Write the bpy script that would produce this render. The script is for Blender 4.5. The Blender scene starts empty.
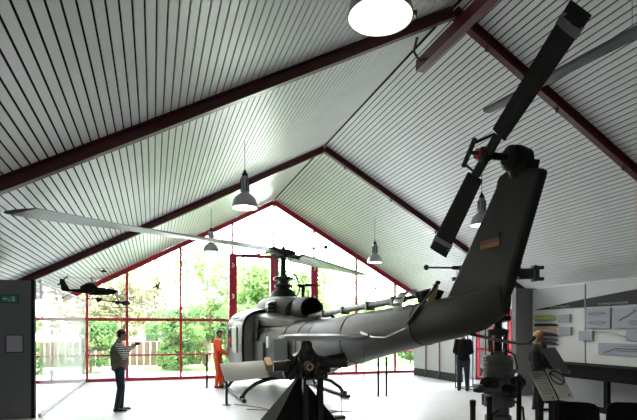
import bpy, bmesh, math, random
from mathutils import Vector, Matrix, Euler
V = Vector
PI = math.pi
random.seed(7)
scn = bpy.context.scene

# ------------------------------------------------------------------ camera, sky, exposure
cam_d = bpy.data.cameras.new('camera')
cam_d.sensor_width = 36.0
cam_d.lens = 500 / 637 * 36
cam_d.shift_y = 120 / 637
cam_d.clip_start = 0.05
cam_d.clip_end = 300
cam = bpy.data.objects.new('camera', cam_d)
scn.collection.objects.link(cam)
cam.location = (0, 0, 1.7)
cam.rotation_euler = (PI / 2, 0, -math.atan2(165.5, 500))
scn.camera = cam

world = bpy.data.worlds.new('overcast_sky')
scn.world = world
world.use_nodes = True
wn = world.node_tree.nodes
wl = world.node_tree.links
bg = wn['Background']
geo = wn.new('ShaderNodeTexCoord')
sep = wn.new('ShaderNodeSeparateXYZ')
ramp = wn.new('ShaderNodeValToRGB')
ramp.color_ramp.elements[0].position = 0.0
ramp.color_ramp.elements[0].color = (1.0, 1.0, 1.0, 1)
ramp.color_ramp.elements[1].position = 0.9
ramp.color_ramp.elements[1].color = (0.80, 0.90, 1.0, 1)
wl.new(geo.outputs['Generated'], sep.inputs[0])
wl.new(sep.outputs['Z'], ramp.inputs[0])
wl.new(ramp.outputs[0], bg.inputs['Color'])
SKY = 5.5
bg.inputs['Strength'].default_value = SKY

scn.view_settings.view_transform = 'Standard'
scn.view_settings.look = 'None'
scn.view_settings.gamma = 1
scn.view_settings.exposure = 2.2
scn.view_settings.use_curve_mapping = False
try:
    scn.cycles.use_denoising = True
    scn.cycles.max_bounces = 10
    scn.cycles.diffuse_bounces = 6
    scn.cycles.glossy_bounces = 4
    scn.cycles.transparent_max_bounces = 12
    scn.cycles.caustics_reflective = False
    scn.cycles.caustics_refractive = False
    scn.cycles.sample_clamp_indirect = 8
except Exception:
    pass


def portal(name, loc, rot, sx, sy):
    d = bpy.data.lights.new(name, 'AREA')
    d.shape = 'RECTANGLE'
    d.size = sx
    d.size_y = sy
    d.cycles.is_portal = True
    o = bpy.data.objects.new(name, d)
    scn.collection.objects.link(o)
    o.location = loc
    o.rotation_euler = rot
    return o


portal('front_daylight_portal', (4.25, 18.05, 3.2), (-PI / 2, 0, 0), 13.0, 6.6)
portal('annex_daylight_portal', (-4.7, 18.05, 1.4), (-PI / 2, 0, 0), 4.6, 2.7)

# ------------------------------------------------------------------ geometry constants of the hall
RX = 4.2            # ridge x
RZ = 6.46           # ridge z
SLL, SLR = 0.53, 0.56   # roof slopes, left and right
EL, ER = -2.1, 10.5     # glass partition and right wall
EO = -2.98              # left eave
GY = 17.9           # glazed gable
BY = -8.0           # rear gable


def roof_z(x):
    return RZ - (SLL if x < RX else SLR) * abs(x - RX)


# ------------------------------------------------------------------ materials
MATS = {}


def mat(name, col, rough=0.5, metal=0.0, var=0.0, scale=6.0, emit=None, estr=0.0, spec=None, bump=0.0, col2=None, coat=0.0):
    if name in MATS:
        return MATS[name]
    m = bpy.data.materials.new(name)
    m.use_nodes = True
    n = m.node_tree.nodes
    l = m.node_tree.links
    p = n['Principled BSDF']
    p.inputs['Base Color'].default_value = (*col, 1)
    p.inputs['Roughness'].default_value = rough
    p.inputs['Metallic'].default_value = metal
    if spec is not None:
        p.inputs['Specular IOR Level'].default_value = spec
    if coat:
        p.inputs['Coat Weight'].default_value = coat
        p.inputs['Coat Roughness'].default_value = 0.15
    if var or col2:
        tc = n.new('ShaderNodeTexCoord')
        ns = n.new('ShaderNodeTexNoise')
        ns.inputs['Scale'].default_value = scale
        ns.inputs['Detail'].default_value = 4
        cr = n.new('ShaderNodeValToRGB')
        c2 = col2 or tuple(min(1, c * (1 + var)) for c in col)
        c1 = tuple(c * (1 - var) for c in col) if not col2 else col
        cr.color_ramp.elements[0].position = 0.35
        cr.color_ramp.elements[1].position = 0.65
        cr.color_ramp.elements[0].color = (*c1, 1)
        cr.color_ramp.elements[1].color = (*c2, 1)
        l.new(tc.outputs['Object'], ns.inputs['Vector'])
        l.new(ns.outputs[0], cr.inputs[0])
        l.new(cr.outputs[0], p.inputs['Base Color'])
        if bump:
            b = n.new('ShaderNodeBump')
            b.inputs['Strength'].default_value = bump
            l.new(ns.outputs[0], b.inputs['Height'])
            l.new(b.outputs[0], p.inputs['Normal'])
    if emit:
        p.inputs['Emission Color'].default_value = (*emit, 1)
        p.inputs['Emission Strength'].default_value = estr
    MATS[name] = m
    return m


def glass_mat(name, tint=(1, 1, 1), rough=0.0, haze=0.0):
    m = bpy.data.materials.new(name)
    m.use_nodes = True
    n = m.node_tree.nodes
    l = m.node_tree.links
    for x in list(n):
        if x.type == 'BSDF_PRINCIPLED':
            n.remove(x)
    out = [x for x in n if x.type == 'OUTPUT_MATERIAL'][0]
    tr = n.new('ShaderNodeBsdfTransparent')
    tr.inputs[0].default_value = (*tint, 1)
    gl = n.new('ShaderNodeBsdfGlossy')
    gl.inputs['Roughness'].default_value = rough
    fr = n.new('ShaderNodeFresnel')
    fr.inputs['IOR'].default_value = 1.5
    mx = n.new('ShaderNodeMixShader')
    l.new(fr.outputs[0], mx.inputs[0])
    l.new(tr.outputs[0], mx.inputs[1])
    l.new(gl.outputs[0], mx.inputs[2])
    last = mx
    if haze:
        df = n.new('ShaderNodeBsdfTranslucent')
        df.inputs[0].default_value = (0.95, 0.97, 0.97, 1)
        m2 = n.new('ShaderNodeMixShader')
        m2.inputs[0].default_value = haze
        l.new(mx.outputs[0], m2.inputs[1])
        l.new(df.outputs[0], m2.inputs[2])
        last = m2
    l.new(last.outputs[0], out.inputs[0])
    return m


def floor_mat():
    m = bpy.data.materials.new('pale_floor_tiles')
    m.use_nodes = True
    n = m.node_tree.nodes
    l = m.node_tree.links
    p = n['Principled BSDF']
    tc = n.new('ShaderNodeTexCoord')
    br = n.new('ShaderNodeTexBrick')
    br.offset = 0.5
    br.inputs['Scale'].default_value = 1.0
    br.inputs['Brick Width'].default_value = 0.9
    br.inputs['Row Height'].default_value = 0.18
    br.inputs['Mortar Size'].default_value = 0.004
    br.inputs['Color1'].default_value = (0.55, 0.565, 0.59, 1)
    br.inputs['Color2'].default_value = (0.60, 0.615, 0.64, 1)
    br.inputs['Mortar'].default_value = (0.36, 0.36, 0.38, 1)
    ns = n.new('ShaderNodeTexNoise')
    ns.inputs['Scale'].default_value = 0.9
    ns.inputs['Detail'].default_value = 6
    mx = n.new('ShaderNodeMixRGB')
    mx.blend_type = 'MULTIPLY'
    mx.inputs[0].default_value = 0.35
    cr = n.new('ShaderNodeValToRGB')
    cr.color_ramp.elements[0].color = (0.75, 0.75, 0.76, 1)
    cr.color_ramp.elements[1].color = (1, 1, 1, 1)
    l.new(tc.outputs['Object'], br.inputs['Vector'])
    l.new(tc.outputs['Object'], ns.inputs['Vector'])
    l.new(ns.outputs[0], cr.inputs[0])
    l.new(br.outputs[0], mx.inputs[1])
    l.new(cr.outputs[0], mx.inputs[2])
    l.new(mx.outputs[0], p.inputs['Base Color'])
    p.inputs['Roughness'].default_value = 0.42
    return m


def stripe_mat(name, c1, c2, scale, direction='Z', rough=0.8):
    m = bpy.data.materials.new(name)
    m.use_nodes = True
    n = m.node_tree.nodes
    l = m.node_tree.links
    p = n['Principled BSDF']
    tc = n.new('ShaderNodeTexCoord')
    w = n.new('ShaderNodeTexWave')
    w.bands_direction = direction
    w.inputs['Scale'].default_value = scale
    cr = n.new('ShaderNodeValToRGB')
    cr.color_ramp.interpolation = 'CONSTANT'
    cr.color_ramp.elements[0].color = (*c1, 1)
    cr.color_ramp.elements[1].position = 0.5
    cr.color_ramp.elements[1].color = (*c2, 1)
    l.new(tc.outputs['Object'], w.inputs['Vector'])
    l.new(w.outputs['Fac'], cr.inputs[0])
    l.new(cr.outputs[0], p.inputs['Base Color'])
    p.inputs['Roughness'].default_value = rough
    return m


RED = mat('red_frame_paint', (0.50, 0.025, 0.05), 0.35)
REDSHADE = mat('shaded_red_beam_paint', (0.085, 0.006, 0.012), 0.28)  # darkened copy of the frame red, backlit shade put into the colour
PLANK = mat('white_ceiling_planks', (0.90, 0.905, 0.90), 0.36, var=0.03, scale=1.5)
DARKGAP = mat('dark_ceiling_void', (0.012, 0.012, 0.013), 0.9)
WHITE = mat('white_wall_paint', (0.78, 0.79, 0.80), 0.6, var=0.02, scale=1.0)
GREYW = mat('grey_partition_paint', (0.14, 0.143, 0.15), 0.55, var=0.03, scale=2.0)
GREYL = mat('light_grey_board', (0.36, 0.365, 0.37), 0.5)
BOARD = mat('blue_grey_board', (0.25, 0.265, 0.32), 0.55)
INK = mat('dark_ink', (0.03, 0.035, 0.05), 0.6)
BLACK = mat('black_paint', (0.006, 0.006, 0.007), 0.55, spec=0.25)
BLACKM = mat('black_metal', (0.008, 0.008, 0.009), 0.4, spec=0.4)
RUBBER = mat('black_rubber', (0.015, 0.015, 0.015), 0.8)
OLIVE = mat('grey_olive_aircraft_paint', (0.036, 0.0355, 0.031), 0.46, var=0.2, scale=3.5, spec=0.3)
OLIVEL = mat('lit_grey_aircraft_paint', (0.105, 0.105, 0.10), 0.42, spec=0.35, var=0.12, scale=4)  # lighter copy of the aircraft paint, window light put into the colour
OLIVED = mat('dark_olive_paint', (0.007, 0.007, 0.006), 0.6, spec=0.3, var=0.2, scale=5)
BLADE = mat('rotor_blade_grey', (0.10, 0.105, 0.105), 0.35, var=0.1, scale=3)
BLADED = mat('dark_rotor_blade', (0.009, 0.0085, 0.0075), 0.55, spec=0.3, var=0.2, scale=5)
STEEL = mat('bare_steel', (0.42, 0.42, 0.42), 0.32, metal=0.9, var=0.1)
STEELD = mat('oily_dark_steel', (0.035, 0.034, 0.032), 0.38, metal=0.5, var=0.25, scale=12)
ALU = mat('cast_aluminium', (0.17, 0.175, 0.17), 0.45, metal=0.4, var=0.15, scale=10)
TAN = mat('brass_coloured_metal', (0.45, 0.30, 0.14), 0.4, metal=0.4)
WINDG = mat('dark_cabin_glazing', (0.05, 0.06, 0.06), 0.08, spec=0.8)
PALEG = mat('pale_reflection_glazing', (0.62, 0.68, 0.68), 0.12, spec=0.8)  # pale reflection painted as the base colour of the glazing
SKIN = mat('skin', (0.30, 0.16, 0.11), 0.55)
HAIRD = mat('dark_hair', (0.018, 0.013, 0.011), 0.6)
HAIRB = mat('blond_hair', (0.34, 0.22, 0.10), 0.55)
DENIM = mat('dark_denim', (0.008, 0.012, 0.026), 0.8, var=0.2, scale=20)
JACKD = mat('black_jacket_cloth', (0.005, 0.005, 0.006), 0.85, spec=0.2)
VEST = mat('olive_beige_cloth', (0.14, 0.13, 0.10), 0.85, var=0.1, scale=12)
STRIPE = stripe_mat('striped_sleeve_cloth', (0.05, 0.05, 0.055), (0.60, 0.60, 0.60), 7.0, 'Z')
ORANGE = mat('orange_suit_cloth', (0.80, 0.085, 0.015), 0.65, var=0.1, scale=10)
BEIGE = mat('cream_card', (0.40, 0.39, 0.35), 0.6)
GREEN = mat('sign_green', (0.02, 0.22, 0.11), 0.5)
WSIGN = mat('sign_white', (0.85, 0.87, 0.85), 0.5)
LAMPOUT = mat('lamp_reflector_shell', (0.36, 0.36, 0.38), 0.28, metal=0.8)
LAMPIN = mat('lamp_reflector_inside', (0.9, 0.9, 0.80), 0.35, emit=(1.0, 0.95, 0.66), estr=.28)
BULB = mat('lamp_bulb', (1, 1, 1), 0.4, emit=(1.0, 0.95, 0.75), estr=6)
GLASS = glass_mat('clear_window_glass', (0.98, 1.0, 0.99))
GLASSP = glass_mat('partition_glass', (0.96, 0.99, 0.985), haze=0.38)

# ------------------------------------------------------------------ mesh helpers


class MB:
    def __init__(s):
        s.bm = bmesh.new()

    def _add(s, verts, faces):
        vs = [s.bm.verts.new(v) for v in verts]
        for f in faces:
            try:
                s.bm.faces.new([vs[i] for i in f])
            except ValueError:
                pass
        return s

    def box(s, c, size, rot=None, bevel=0):
        hx, hy, hz = size[0] / 2, size[1] / 2, size[2] / 2
        R = (rot if isinstance(rot, Matrix) else Euler(rot or (0, 0, 0)).to_matrix())
        vs = []
        for x in (-1, 1):
            for y in (-1, 1):
                for z in (-1, 1):
                    vs.append(R @ V((x * hx, y * hy, z * hz)) + V(c))
        return s._add(vs, [(0, 1, 3, 2), (4, 6, 7, 5), (0, 4, 5, 1), (2, 3, 7, 6), (0, 2, 6, 4), (1, 5, 7, 3)])

    def bb(s, x0, x1, y0, y1, z0, z1):
        return s.box(((x0 + x1) / 2, (y0 + y1) / 2, (z0 + z1) / 2), (abs(x1 - x0), abs(y1 - y0), abs(z1 - z0)))

    def rings(s, rings, cap=True, closed=True):
        n = len(rings[0])
        vs = [v for r in rings for v in r]
        fs = []
        for i in range(len(rings) - 1):
            for j in range(n if closed else n - 1):
                a, b = i * n + j, i * n + (j + 1) % n
                fs.append((a, b, b + n, a + n))
        if cap and closed:
            fs.append(tuple(range(n - 1, -1, -1)))
            fs.append(tuple((len(rings) - 1) * n + j for j in range(n)))
        return s._add(vs, fs)

    def tube(s, p0, p1, r0, r1=None, n=12, cap=True):
        r1 = r0 if r1 is None else r1
        return s.path([p0, p1], [r0, r1], n, cap)

    def path(s, pts, r, n=8, cap=True, fl=1.0):
        pts = [V(p) for p in pts]
        rs = r if isinstance(r, (list, tuple)) else [r] * len(pts)
        rings = []
        up = None
        for i, p in enumerate(pts):
            d = (pts[min(i + 1, len(pts) - 1)] - pts[max(i - 1, 0)]).normalized()
            if up is None:
                up = V((0, 0, 1)) if abs(d.z) < 0.9 else V((1, 0, 0))
            a = d.cross(up)
            if a.length < 1e-4:
                a = d.cross(V((0.3, 1, 0.2)))
            a.normalize()
            b = a.cross(d).normalized()
            up = b
            rings.append([p + (a * math.cos(t) + b * math.sin(t) * fl) * rs[i] for t in [2 * PI * k / n for k in range(n)]])
        return s.rings(rings, cap)

    def lathe(s, prof, c=(0, 0, 0), axis=(0, 0, 1), n=20, cap=True):
        d = V(axis).normalized()
        up = V((1, 0, 0)) if abs(d.x) < 0.9 else V((0, 0, 1))
        a = d.cross(up).normalized()
        b = d.cross(a).normalized()
        rings = [[V(c) + d * h + (a * math.cos(t) + b * math.sin(t)) * max(r, 1e-4) for t in [2 * PI * k / n for k in range(n)]] for r, h in prof]
        return s.rings(rings, cap)

    def prism(s, poly, d):
        """poly: list of 3D points, d: extrusion vector"""
        d = V(d)
        return s.rings([[V(p) for p in poly], [V(p) + d for p in poly]])

    def ell(s, c, r, sub=2, R=None):
        t = bmesh.ops.create_icosphere(s.bm, subdivisions=sub, radius=1.0)
        for v in t['verts']:
            q = V((v.co.x * r[0], v.co.y * r[1], v.co.z * r[2]))
            if R is not None:
                q = R @ q
            v.co = q + V(c)
        return s

    def build(s, name, material, parent=None, smooth=False, loc=None, bevel=0, rot=None, sub=0, angle=35):
        bmesh.ops.recalc_face_normals(s.bm, faces=s.bm.faces)
        me = bpy.data.meshes.new(name)
        s.bm.to_mesh(me)
        s.bm.free()
        ms = material if isinstance(material, (list, tuple)) else [material]
        for m in ms:
            me.materials.append(m)
        o = bpy.data.objects.new(name, me)
        scn.collection.objects.link(o)
        if parent:
            o.parent = parent
        if loc:
            o.location = loc
        if rot:
            o.rotation_euler = rot
        if smooth:
            for p in me.polygons:
                p.use_smooth = True
            es = [e for e in me.edges]
            me.set_sharp_from_angle(angle=math.radians(angle))
        if bevel:
            b = o.modifiers.new('bevel', 'BEVEL')
            b.width = bevel
            b.segments = 2
            b.limit_method = 'ANGLE'
        if sub:
            b = o.modifiers.new('sub', 'SUBSURF')
            b.levels = b.render_levels = sub
        return o


def thing(name, label, cat, loc=(0, 0, 0), rz=0, group=None):
    o = bpy.data.objects.new(name, None)
    scn.collection.objects.link(o)
    o.location = loc
    o.rotation_euler = (0, 0, rz)
    o.empty_display_size = 0.1
    return tag(o, label, cat, group)


def tag(o, label=None, cat=None, group=None, kind=None):
    if label:
        o['label'] = label
    if cat:
        o['category'] = cat
    if group:
        o['group'] = group
    if kind:
        o['kind'] = kind
    return o


def struct(o):
    o['kind'] = 'structure'
    return o


def dup(root, loc, rz=None, label=None):
    r = root.copy()
    scn.collection.objects.link(r)
    r.location = loc
    if rz is not None:
        r.rotation_euler = (0, 0, rz)
    if label:
        r['label'] = label
    for ch in list(root.children):
        c = ch.copy()
        scn.collection.objects.link(c)
        c.parent = r
        for g in list(ch.children):
            d = g.copy()
            scn.collection.objects.link(d)
            d.parent = c
    return r


def text(s, name, material, size, loc, rot, parent=None, align='LEFT', ext=0.002, sx=1.0):
    c = bpy.data.curves.new(name, 'FONT')
    c.body = s
    c.size = size
    c.align_x = align
    c.extrude = ext
    c.materials.append(material)
    o = bpy.data.objects.new(name, c)
    scn.collection.objects.link(o)
    o.location = loc
    o.rotation_euler = rot
    bpy.context.view_layer.update()
    me = bpy.data.meshes.new_from_object(o.evaluated_get(bpy.context.evaluated_depsgraph_get()))
    bpy.data.objects.remove(o)
    o = bpy.data.objects.new(name, me)
    scn.collection.objects.link(o)
    o.location = loc
    o.rotation_euler = rot
    if parent:
        o.parent = parent
    return o


# ------------------------------------------------------------------ the setting
m = MB()
m.bb(-6, 11, BY - 0.2, 18.2, -0.2, 0)
struct(m.build('floor', floor_mat()))

# ceiling: individual planks running along the hall under a dark void
m = MB()
pitch = 0.1
for side in (-1, 1):
    SL = SLL if side < 0 else SLR
    cs = math.cos(math.atan(SL))
    L = (RX - EO if side < 0 else ER - RX) / cs
    npl = int(L / pitch)
    ux, uz = side * cs, -SL * cs
    nx, nz = SL * cs * side, cs
    for k in range(npl + 1):
        a0 = 0.03 + k * pitch
        a1 = min(a0 + 0.081, L)
        y0 = BY
        y1 = GY + 0.15
        p = []
        for a in (a0, a1):
            x = RX + ux * a
            z = RZ + uz * a
            p.append((x, z))
        (xa, za), (xb, zb) = p
        poly = [(xa, y0, za), (xb, y0, zb), (xb + nx * 0.012, y0, zb + nz * 0.012), (xa + nx * 0.012, y0, za + nz * 0.012)]
        m.prism(poly, (0, y1 - y0, 0))
# flat strips outside the left eave
k = 0
while EO - 0.02 - k * 0.1 > -6:
    x = EO - 0.02 - k * 0.1
    m.bb(x - 0.084, x, BY, 10.9, 2.655, 2.667)
    k += 1
ceil = struct(m.build('ceiling', PLANK))
m = MB()
for side in (-1, 1):
    xe = EO if side < 0 else ER
    ze = roof_z(xe)
    m.prism([(RX, BY, RZ + 0.04), (xe, BY, ze + 0.04), (xe, BY, ze + 0.3), (RX, BY, RZ + 0.34)], (0, GY + 0.2 - BY, 0))
m.bb(-6, EO, BY, 10.9, 2.68, 2.85)
struct(m.build('ceiling_backing', DARKGAP, ceil))
m = MB()
m.bb(-7.2, EO - 0.03, 10.9, GY + 0.1, 2.67, 2.85)
struct(m.build('ceiling_annex', WHITE))

# walls
m = MB()
m.bb(ER, ER + 0.2, BY, 12.2, 0, 3.2)
m.bb(ER, ER + 0.2, 14.6, GY + 0.1, 0, 3.2)
m.bb(ER, ER + 0.2, 12.2, 14.6, 2.35, 3.2)
struct(m.build('wall_right', WHITE))
m = MB()
m.bb(-5.8, -5.6, BY, 10.8, 0, 2.66)
struct(m.build('wall_left', WHITE))
m = MB()
m.bb(-5.6, -2.22, 10.86, 10.98, 0, 2.65)
struct(m.build('wall_entrance', GREYW))
m = MB()
m.bb(-2.22, -2.16, 10.84, 10.98, 0, 2.67)
struct(m.build('trim_1', BLACK))
# rear gable wall behind the camera
m = MB()
m.bb(-5.6, EO, BY - 0.2, BY, 0, 2.7)
m.prism([(EO, BY, 0), (ER, BY, 0), (ER, BY, roof_z(ER)), (RX, BY, RZ), (EO, BY, roof_z(EO))], (0, -0.2, 0))
struct(m.build('wall_rear', WHITE))

# rafters: red I-beams, hooks on the right-hand ones
def ibeam(m, p0, p1, h=0.14, w=0.11, t=0.016):
    p0, p1 = V(p0), V(p1)
    d = (p1 - p0).normalized()
    up = V((0, 1, 0)).cross(d).normalized()
    if up.z < 0:
        up = -up
    R = Matrix((d, V((0, 1, 0)) if True else 0, up)).transposed()
    c = (p0 + p1) / 2
    Ln = (p1 - p0).length
    m.box(c, (Ln, t, h), R)
    m.box(c + up * (h / 2), (Ln, w, t), R)
    m.box(c - up * (h / 2), (Ln, w, t), R)


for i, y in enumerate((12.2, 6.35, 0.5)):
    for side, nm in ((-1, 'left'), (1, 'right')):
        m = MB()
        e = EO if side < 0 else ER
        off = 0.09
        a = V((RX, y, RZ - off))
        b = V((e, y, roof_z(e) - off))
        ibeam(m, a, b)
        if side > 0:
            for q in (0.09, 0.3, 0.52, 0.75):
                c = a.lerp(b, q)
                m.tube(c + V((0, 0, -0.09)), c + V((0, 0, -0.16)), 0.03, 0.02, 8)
        struct(m.build('roof_beam_' + nm, REDSHADE))
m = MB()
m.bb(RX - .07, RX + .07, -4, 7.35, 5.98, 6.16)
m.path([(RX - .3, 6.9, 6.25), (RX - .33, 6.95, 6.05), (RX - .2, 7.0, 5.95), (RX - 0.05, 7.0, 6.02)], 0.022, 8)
struct(m.build('roof_beam_ridge', REDSHADE))
# columns under the beams
for y in (12.2, 6.35, 0.5):
    m = MB()
    m.bb(ER - 0.16, ER - 0.02, y - .07, y + .07, 0, 2.6)
    struct(m.build('roof_beam_column', REDSHADE))

# glazed gable: red frame and panes
m = MB()
T = 0.08


def mull(x, z1, w=T, d=0.1, z0=0.0):
    m.bb(x - w / 2, x + w / 2, GY - d / 2, GY + d / 2, z0, z1)


for x in (-5.5, -4.3):
    mull(x, 2.68)
for x in (-3.08, -2.04, -0.82, 0.91, 7.45, 9.12, 10.42):
    mull(x, roof_z(x) - 0.05)
for x in (2.7, 4.2, 5.74):
    mull(x, roof_z(x) - 0.05, 0.07)
    mull(x, 4.38, 0.27, 0.2)
for z, h in ((0.05, 0.10), (0.86, 0.06), (2.05, 0.10)):
    m.bb(-5.6, 2.6, GY - .04, GY + .04, z - h / 2, z + h / 2)
    m.bb(5.8, 10.5, GY - .04, GY + .04, z - h / 2, z + h / 2)
m.bb(2.6, 5.85, GY - .05, GY + .05, 4.31, 4.42)
m.bb(2.6, 5.85, GY - .05, GY + .05, 0.0, 0.09)
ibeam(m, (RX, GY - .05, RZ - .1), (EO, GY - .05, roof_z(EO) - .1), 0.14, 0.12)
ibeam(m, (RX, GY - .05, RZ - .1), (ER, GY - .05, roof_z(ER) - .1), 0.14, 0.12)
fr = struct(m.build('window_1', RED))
m = MB()
ya = GY + 0.02
m._add([(-5.6, ya, 0), (10.5, ya, 0), (10.5, ya, roof_z(10.5)), (RX, ya, RZ), (EO, ya, roof_z(EO)), (-5.6, ya, 2.69)], [(0, 1, 2, 3, 4, 5)])
m.build('pane', GLASS, fr)
# little white arrow stickers on the wide red posts
m = MB()
for x in (2.7, 5.74):
    for z in (4.15 - 0.15, 2.9):
        m.prism([(x - .05, GY - .102, z + .08), (x + .01, GY - .102, z + .08), (x + .06, GY - .102, z), (x + .01, GY - .102, z - .08), (x - .05, GY - .102, z - .08), (x + .0, GY - .102, z)], (0, -0.003, 0))
m.build('arrow_sticker', WSIGN, fr)
# glass partition along the left eave
m = MB()
m.bb(EL - .03, EL + .03, 10.98, GY - .06, 0, 0.07)
m.bb(EL - .03, EL + .03, 10.98, GY - .06, 2.62, 2.67)
fr = struct(m.build('window_2', WHITE))
m = MB()
m._add([(EL, 10.98, .07), (EL, GY - .06, .07), (EL, GY - .06, 2.62), (EL, 10.98, 2.62)], [(0, 1, 2, 3)])
m.build('pane', GLASSP, fr)
m = MB()
m.bb(-6.2, -6.0, 10.98, GY, 0, 2.74)
struct(m.build('wall_annex', WHITE))
# side door with red frame in the right wall
m = MB()
for y in (12.25, 12.95, 13.8, 14.55):
    m.bb(ER + .02, ER + .12, y - .05, y + .05, 0, 2.35)
for z in (0.06, 1.05, 2.3):
    m.bb(ER + .02, ER + .12, 12.2, 14.6, z - .05, z + .05)
fr = struct(m.build('door_1', RED))
m = MB()
m._add([(ER + .07, 12.2, 0), (ER + .07, 14.6, 0), (ER + .07, 14.6, 2.35), (ER + .07, 12.2, 2.35)], [(0, 1, 2, 3)])
m.build('pane', GLASS, fr)

# display wall on the right (free-standing), stub wall, rear partition
m = MB()
for y0, y1 in ((8.93, 10.58), (7.1, 8.89), (5.2, 7.06), (3.3, 5.16)):
    m.bb(9.36, 9.46, y0, y1, 0, 2.75)
m.bb(9.44, 9.5, 3.3, 10.58, 0, 2.7)
struct(m.build('wall_display', mat('display_panel_paint', (.50, .51, .52), .5)))
m = MB()
m.bb(8.85, 9.5, 10.6, 10.75, 0, 2.78)
struct(m.build('wall_stub', GREYW))

# ground outside
PATIO = mat('pale_paving', (0.62, 0.62, 0.60), 0.8, var=0.08, scale=2)
LAWN = mat('lawn_grass', (0.13, 0.22, 0.05), 0.9, var=0.3, scale=8)
m = MB()
m.bb(-30, 40, 18.2, 22, -0.4, -0.08)
m.bb(10.9, 40, 2, 18.2, -0.4, -0.08)
struct(m.build('path_patio', PATIO))
m = MB()
m.bb(-60, 90, 22, 90, -0.5, -0.12)
struct(m.build('ground_lawn', LAWN))

# ------------------------------------------------------------------ helicopter
HX, HY = 3.3, 12.95
heli = thing('helicopter', 'large grey-olive single-rotor military transport helicopter standing on skids, seen from its tail', 'helicopter', (HX, HY, 0))


def sect(y, w, z0, z1, n=28, e=0.55, cx=0.0, ew=None):
    """super-elliptic cross-section ring at y"""
    r = []
    cz, h = (z0 + z1) / 2, (z1 - z0) / 2
    for k in range(n):
        t = 2 * PI * k / n
        c, s = math.cos(t), math.sin(t)
        r.append(V((cx + w * math.copysign(abs(c) ** e, c), y, cz + h * math.copysign(abs(s) ** e, s))))
    return r


# cabin
m = MB()
m.rings([sect(*a) for a in ((4.0, .16, .80, 1.05, 28, .9), (3.85, .42, .66, 1.22, 28, .85), (3.5, .75, .54, 1.40, 28, .75), (3.1, .98, .48, 1.62, 28, .65),
                            (2.6, 1.14, .45, 1.98, 28, .55), (2.1, 1.22, .44, 2.18, 28, .5), (1.4, 1.28, .44, 2.26, 28, .45), (0.4, 1.30, .44, 2.28, 28, .42), (-0.5, 1.28, .46, 2.24, 28, .42), (-0.85, 1.2, .5, 2.18, 28, .45))])
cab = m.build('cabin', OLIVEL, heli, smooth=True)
cab['label'] = 'light grey cabin shell with window light in its colour'
# black rear door jamb around the cabin end
m = MB()
rg = sect(-0.86, 1.235, .5, 2.2, 28, .45)
m.path(rg + [rg[0], rg[1]], 0.035, 6, cap=False)
m.build('door_jamb', BLACK, heli, smooth=True)
# windows of the port side
m = MB()
m.prism([(-1.235, 1.95, 1.2), (-1.275, 1.35, 1.2), (-1.275, 1.35, 1.95), (-1.2, 1.95, 1.95), (-1.16, 2.25, 1.7), (-1.18, 2.3, 1.2)], (-0.025, 0, 0))
m.build('cockpit_window', PALEG, heli)
m = MB()
m.lathe([(0.27, 0), (0.27, 0.03)], (-1.285, 0.85, 1.5), (-1, 0, 0), 20)
m.build('cabin_window', WINDG, heli)
m = MB()
m.bb(-1.325, -1.295, -0.35, 0.3, 1.12, 1.78)
m.build('cabin_window', PALEG, heli, bevel=.03)
m = MB()
m.rings([sect(3.13, .88, 1.2, 1.62, 20, .7), sect(2.62, 1.0, 1.35, 2.02, 20, .6), sect(2.2, 1.05, 1.5, 2.22, 20, .6)])
m.build('windshield', WINDG, heli, smooth=True)
m = MB()
m.bb(-1.325, -1.30, -0.5, 1.3, 0.55, 0.58)
m.bb(-1.325, -1.30, -0.8, 1.3, 1.98, 2.01)
m.bb(-1.33, -1.30, 0.40, 0.46, 1.25, 1.31)
m.build('door_rail', OLIVED, heli)
# aft fuselage and boom
m = MB()
m.rings([sect(*a) for a in ((-0.6, 1.0, .5, 2.1, 28, .6), (-1.2, .98, .52, 1.98, 28, .62), (-2.2, .80, .62, 1.9, 28, .68), (-3.0, .60, .76, 1.90, 28, .75), (-3.7, .47, .90, 1.92, 28, .85))])
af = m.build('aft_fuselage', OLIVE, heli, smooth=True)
for y, w, z0, z1, e_ in ((-1.75, .884, .577, 1.936, .652), (-2.6, .705, .688, 1.905, .71), (-3.2, .566, .800, 1.907, .775)):
    m = MB()
    rg = sect(y, w, z0, z1, 28, e_)
    m.path(rg + [rg[0], rg[1]], 0.006, 5, cap=False)
    m.build('panel_seam', OLIVED, af, smooth=True)
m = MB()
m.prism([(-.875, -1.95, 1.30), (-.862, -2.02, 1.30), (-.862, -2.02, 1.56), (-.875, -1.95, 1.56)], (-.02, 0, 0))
m.build('highlight_plate', WSIGN, heli)  # white plate painting a bright highlight on the fuselage side
m = MB()
m.prism([(-.80, -2.35, .95), (-.66, -2.95, 1.0), (-.66, -2.95, 1.5), (-.80, -2.35, 1.5)], (-.012, 0, 0))
m.build('service_hatch', OLIVED, heli)
m = MB()
for z0, z1, y0, y1, x0, x1 in ((.75, 1.42, -.95, -1.75, .99, .90),):
    m.prism([(-x0 - .03, y0, z0), (-x1 - .03, y1, z0 + .05), (-x1 - .03, y1, z1), (-x0 - .03, y0, z1)], (0.05, 0, 0))
acc = m.build('access_panel', OLIVE, heli, bevel=.01)
m = MB()
m.rings([sect(*a) for a in ((-3.6, .465, .90, 1.92, 28, .85), (-4.9, .38, 1.10, 1.965, 28, .88), (-6.4, .30, 1.36, 2.02, 28, .9), (-7.36, .243, 1.513, 2.05, 28, .9))])
m.build('tail_boom', OLIVE, heli, smooth=True)
m = MB()
m.rings([sect(*a) for a in ((-7.36, .243, 1.513, 2.05, 28, .9), (-8.1, .19, 1.62, 2.10, 28, .9), (-8.5, .14, 1.70, 2.14, 28, .9), (-8.85, .07, 1.85, 2.2, 28, .95))])
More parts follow.
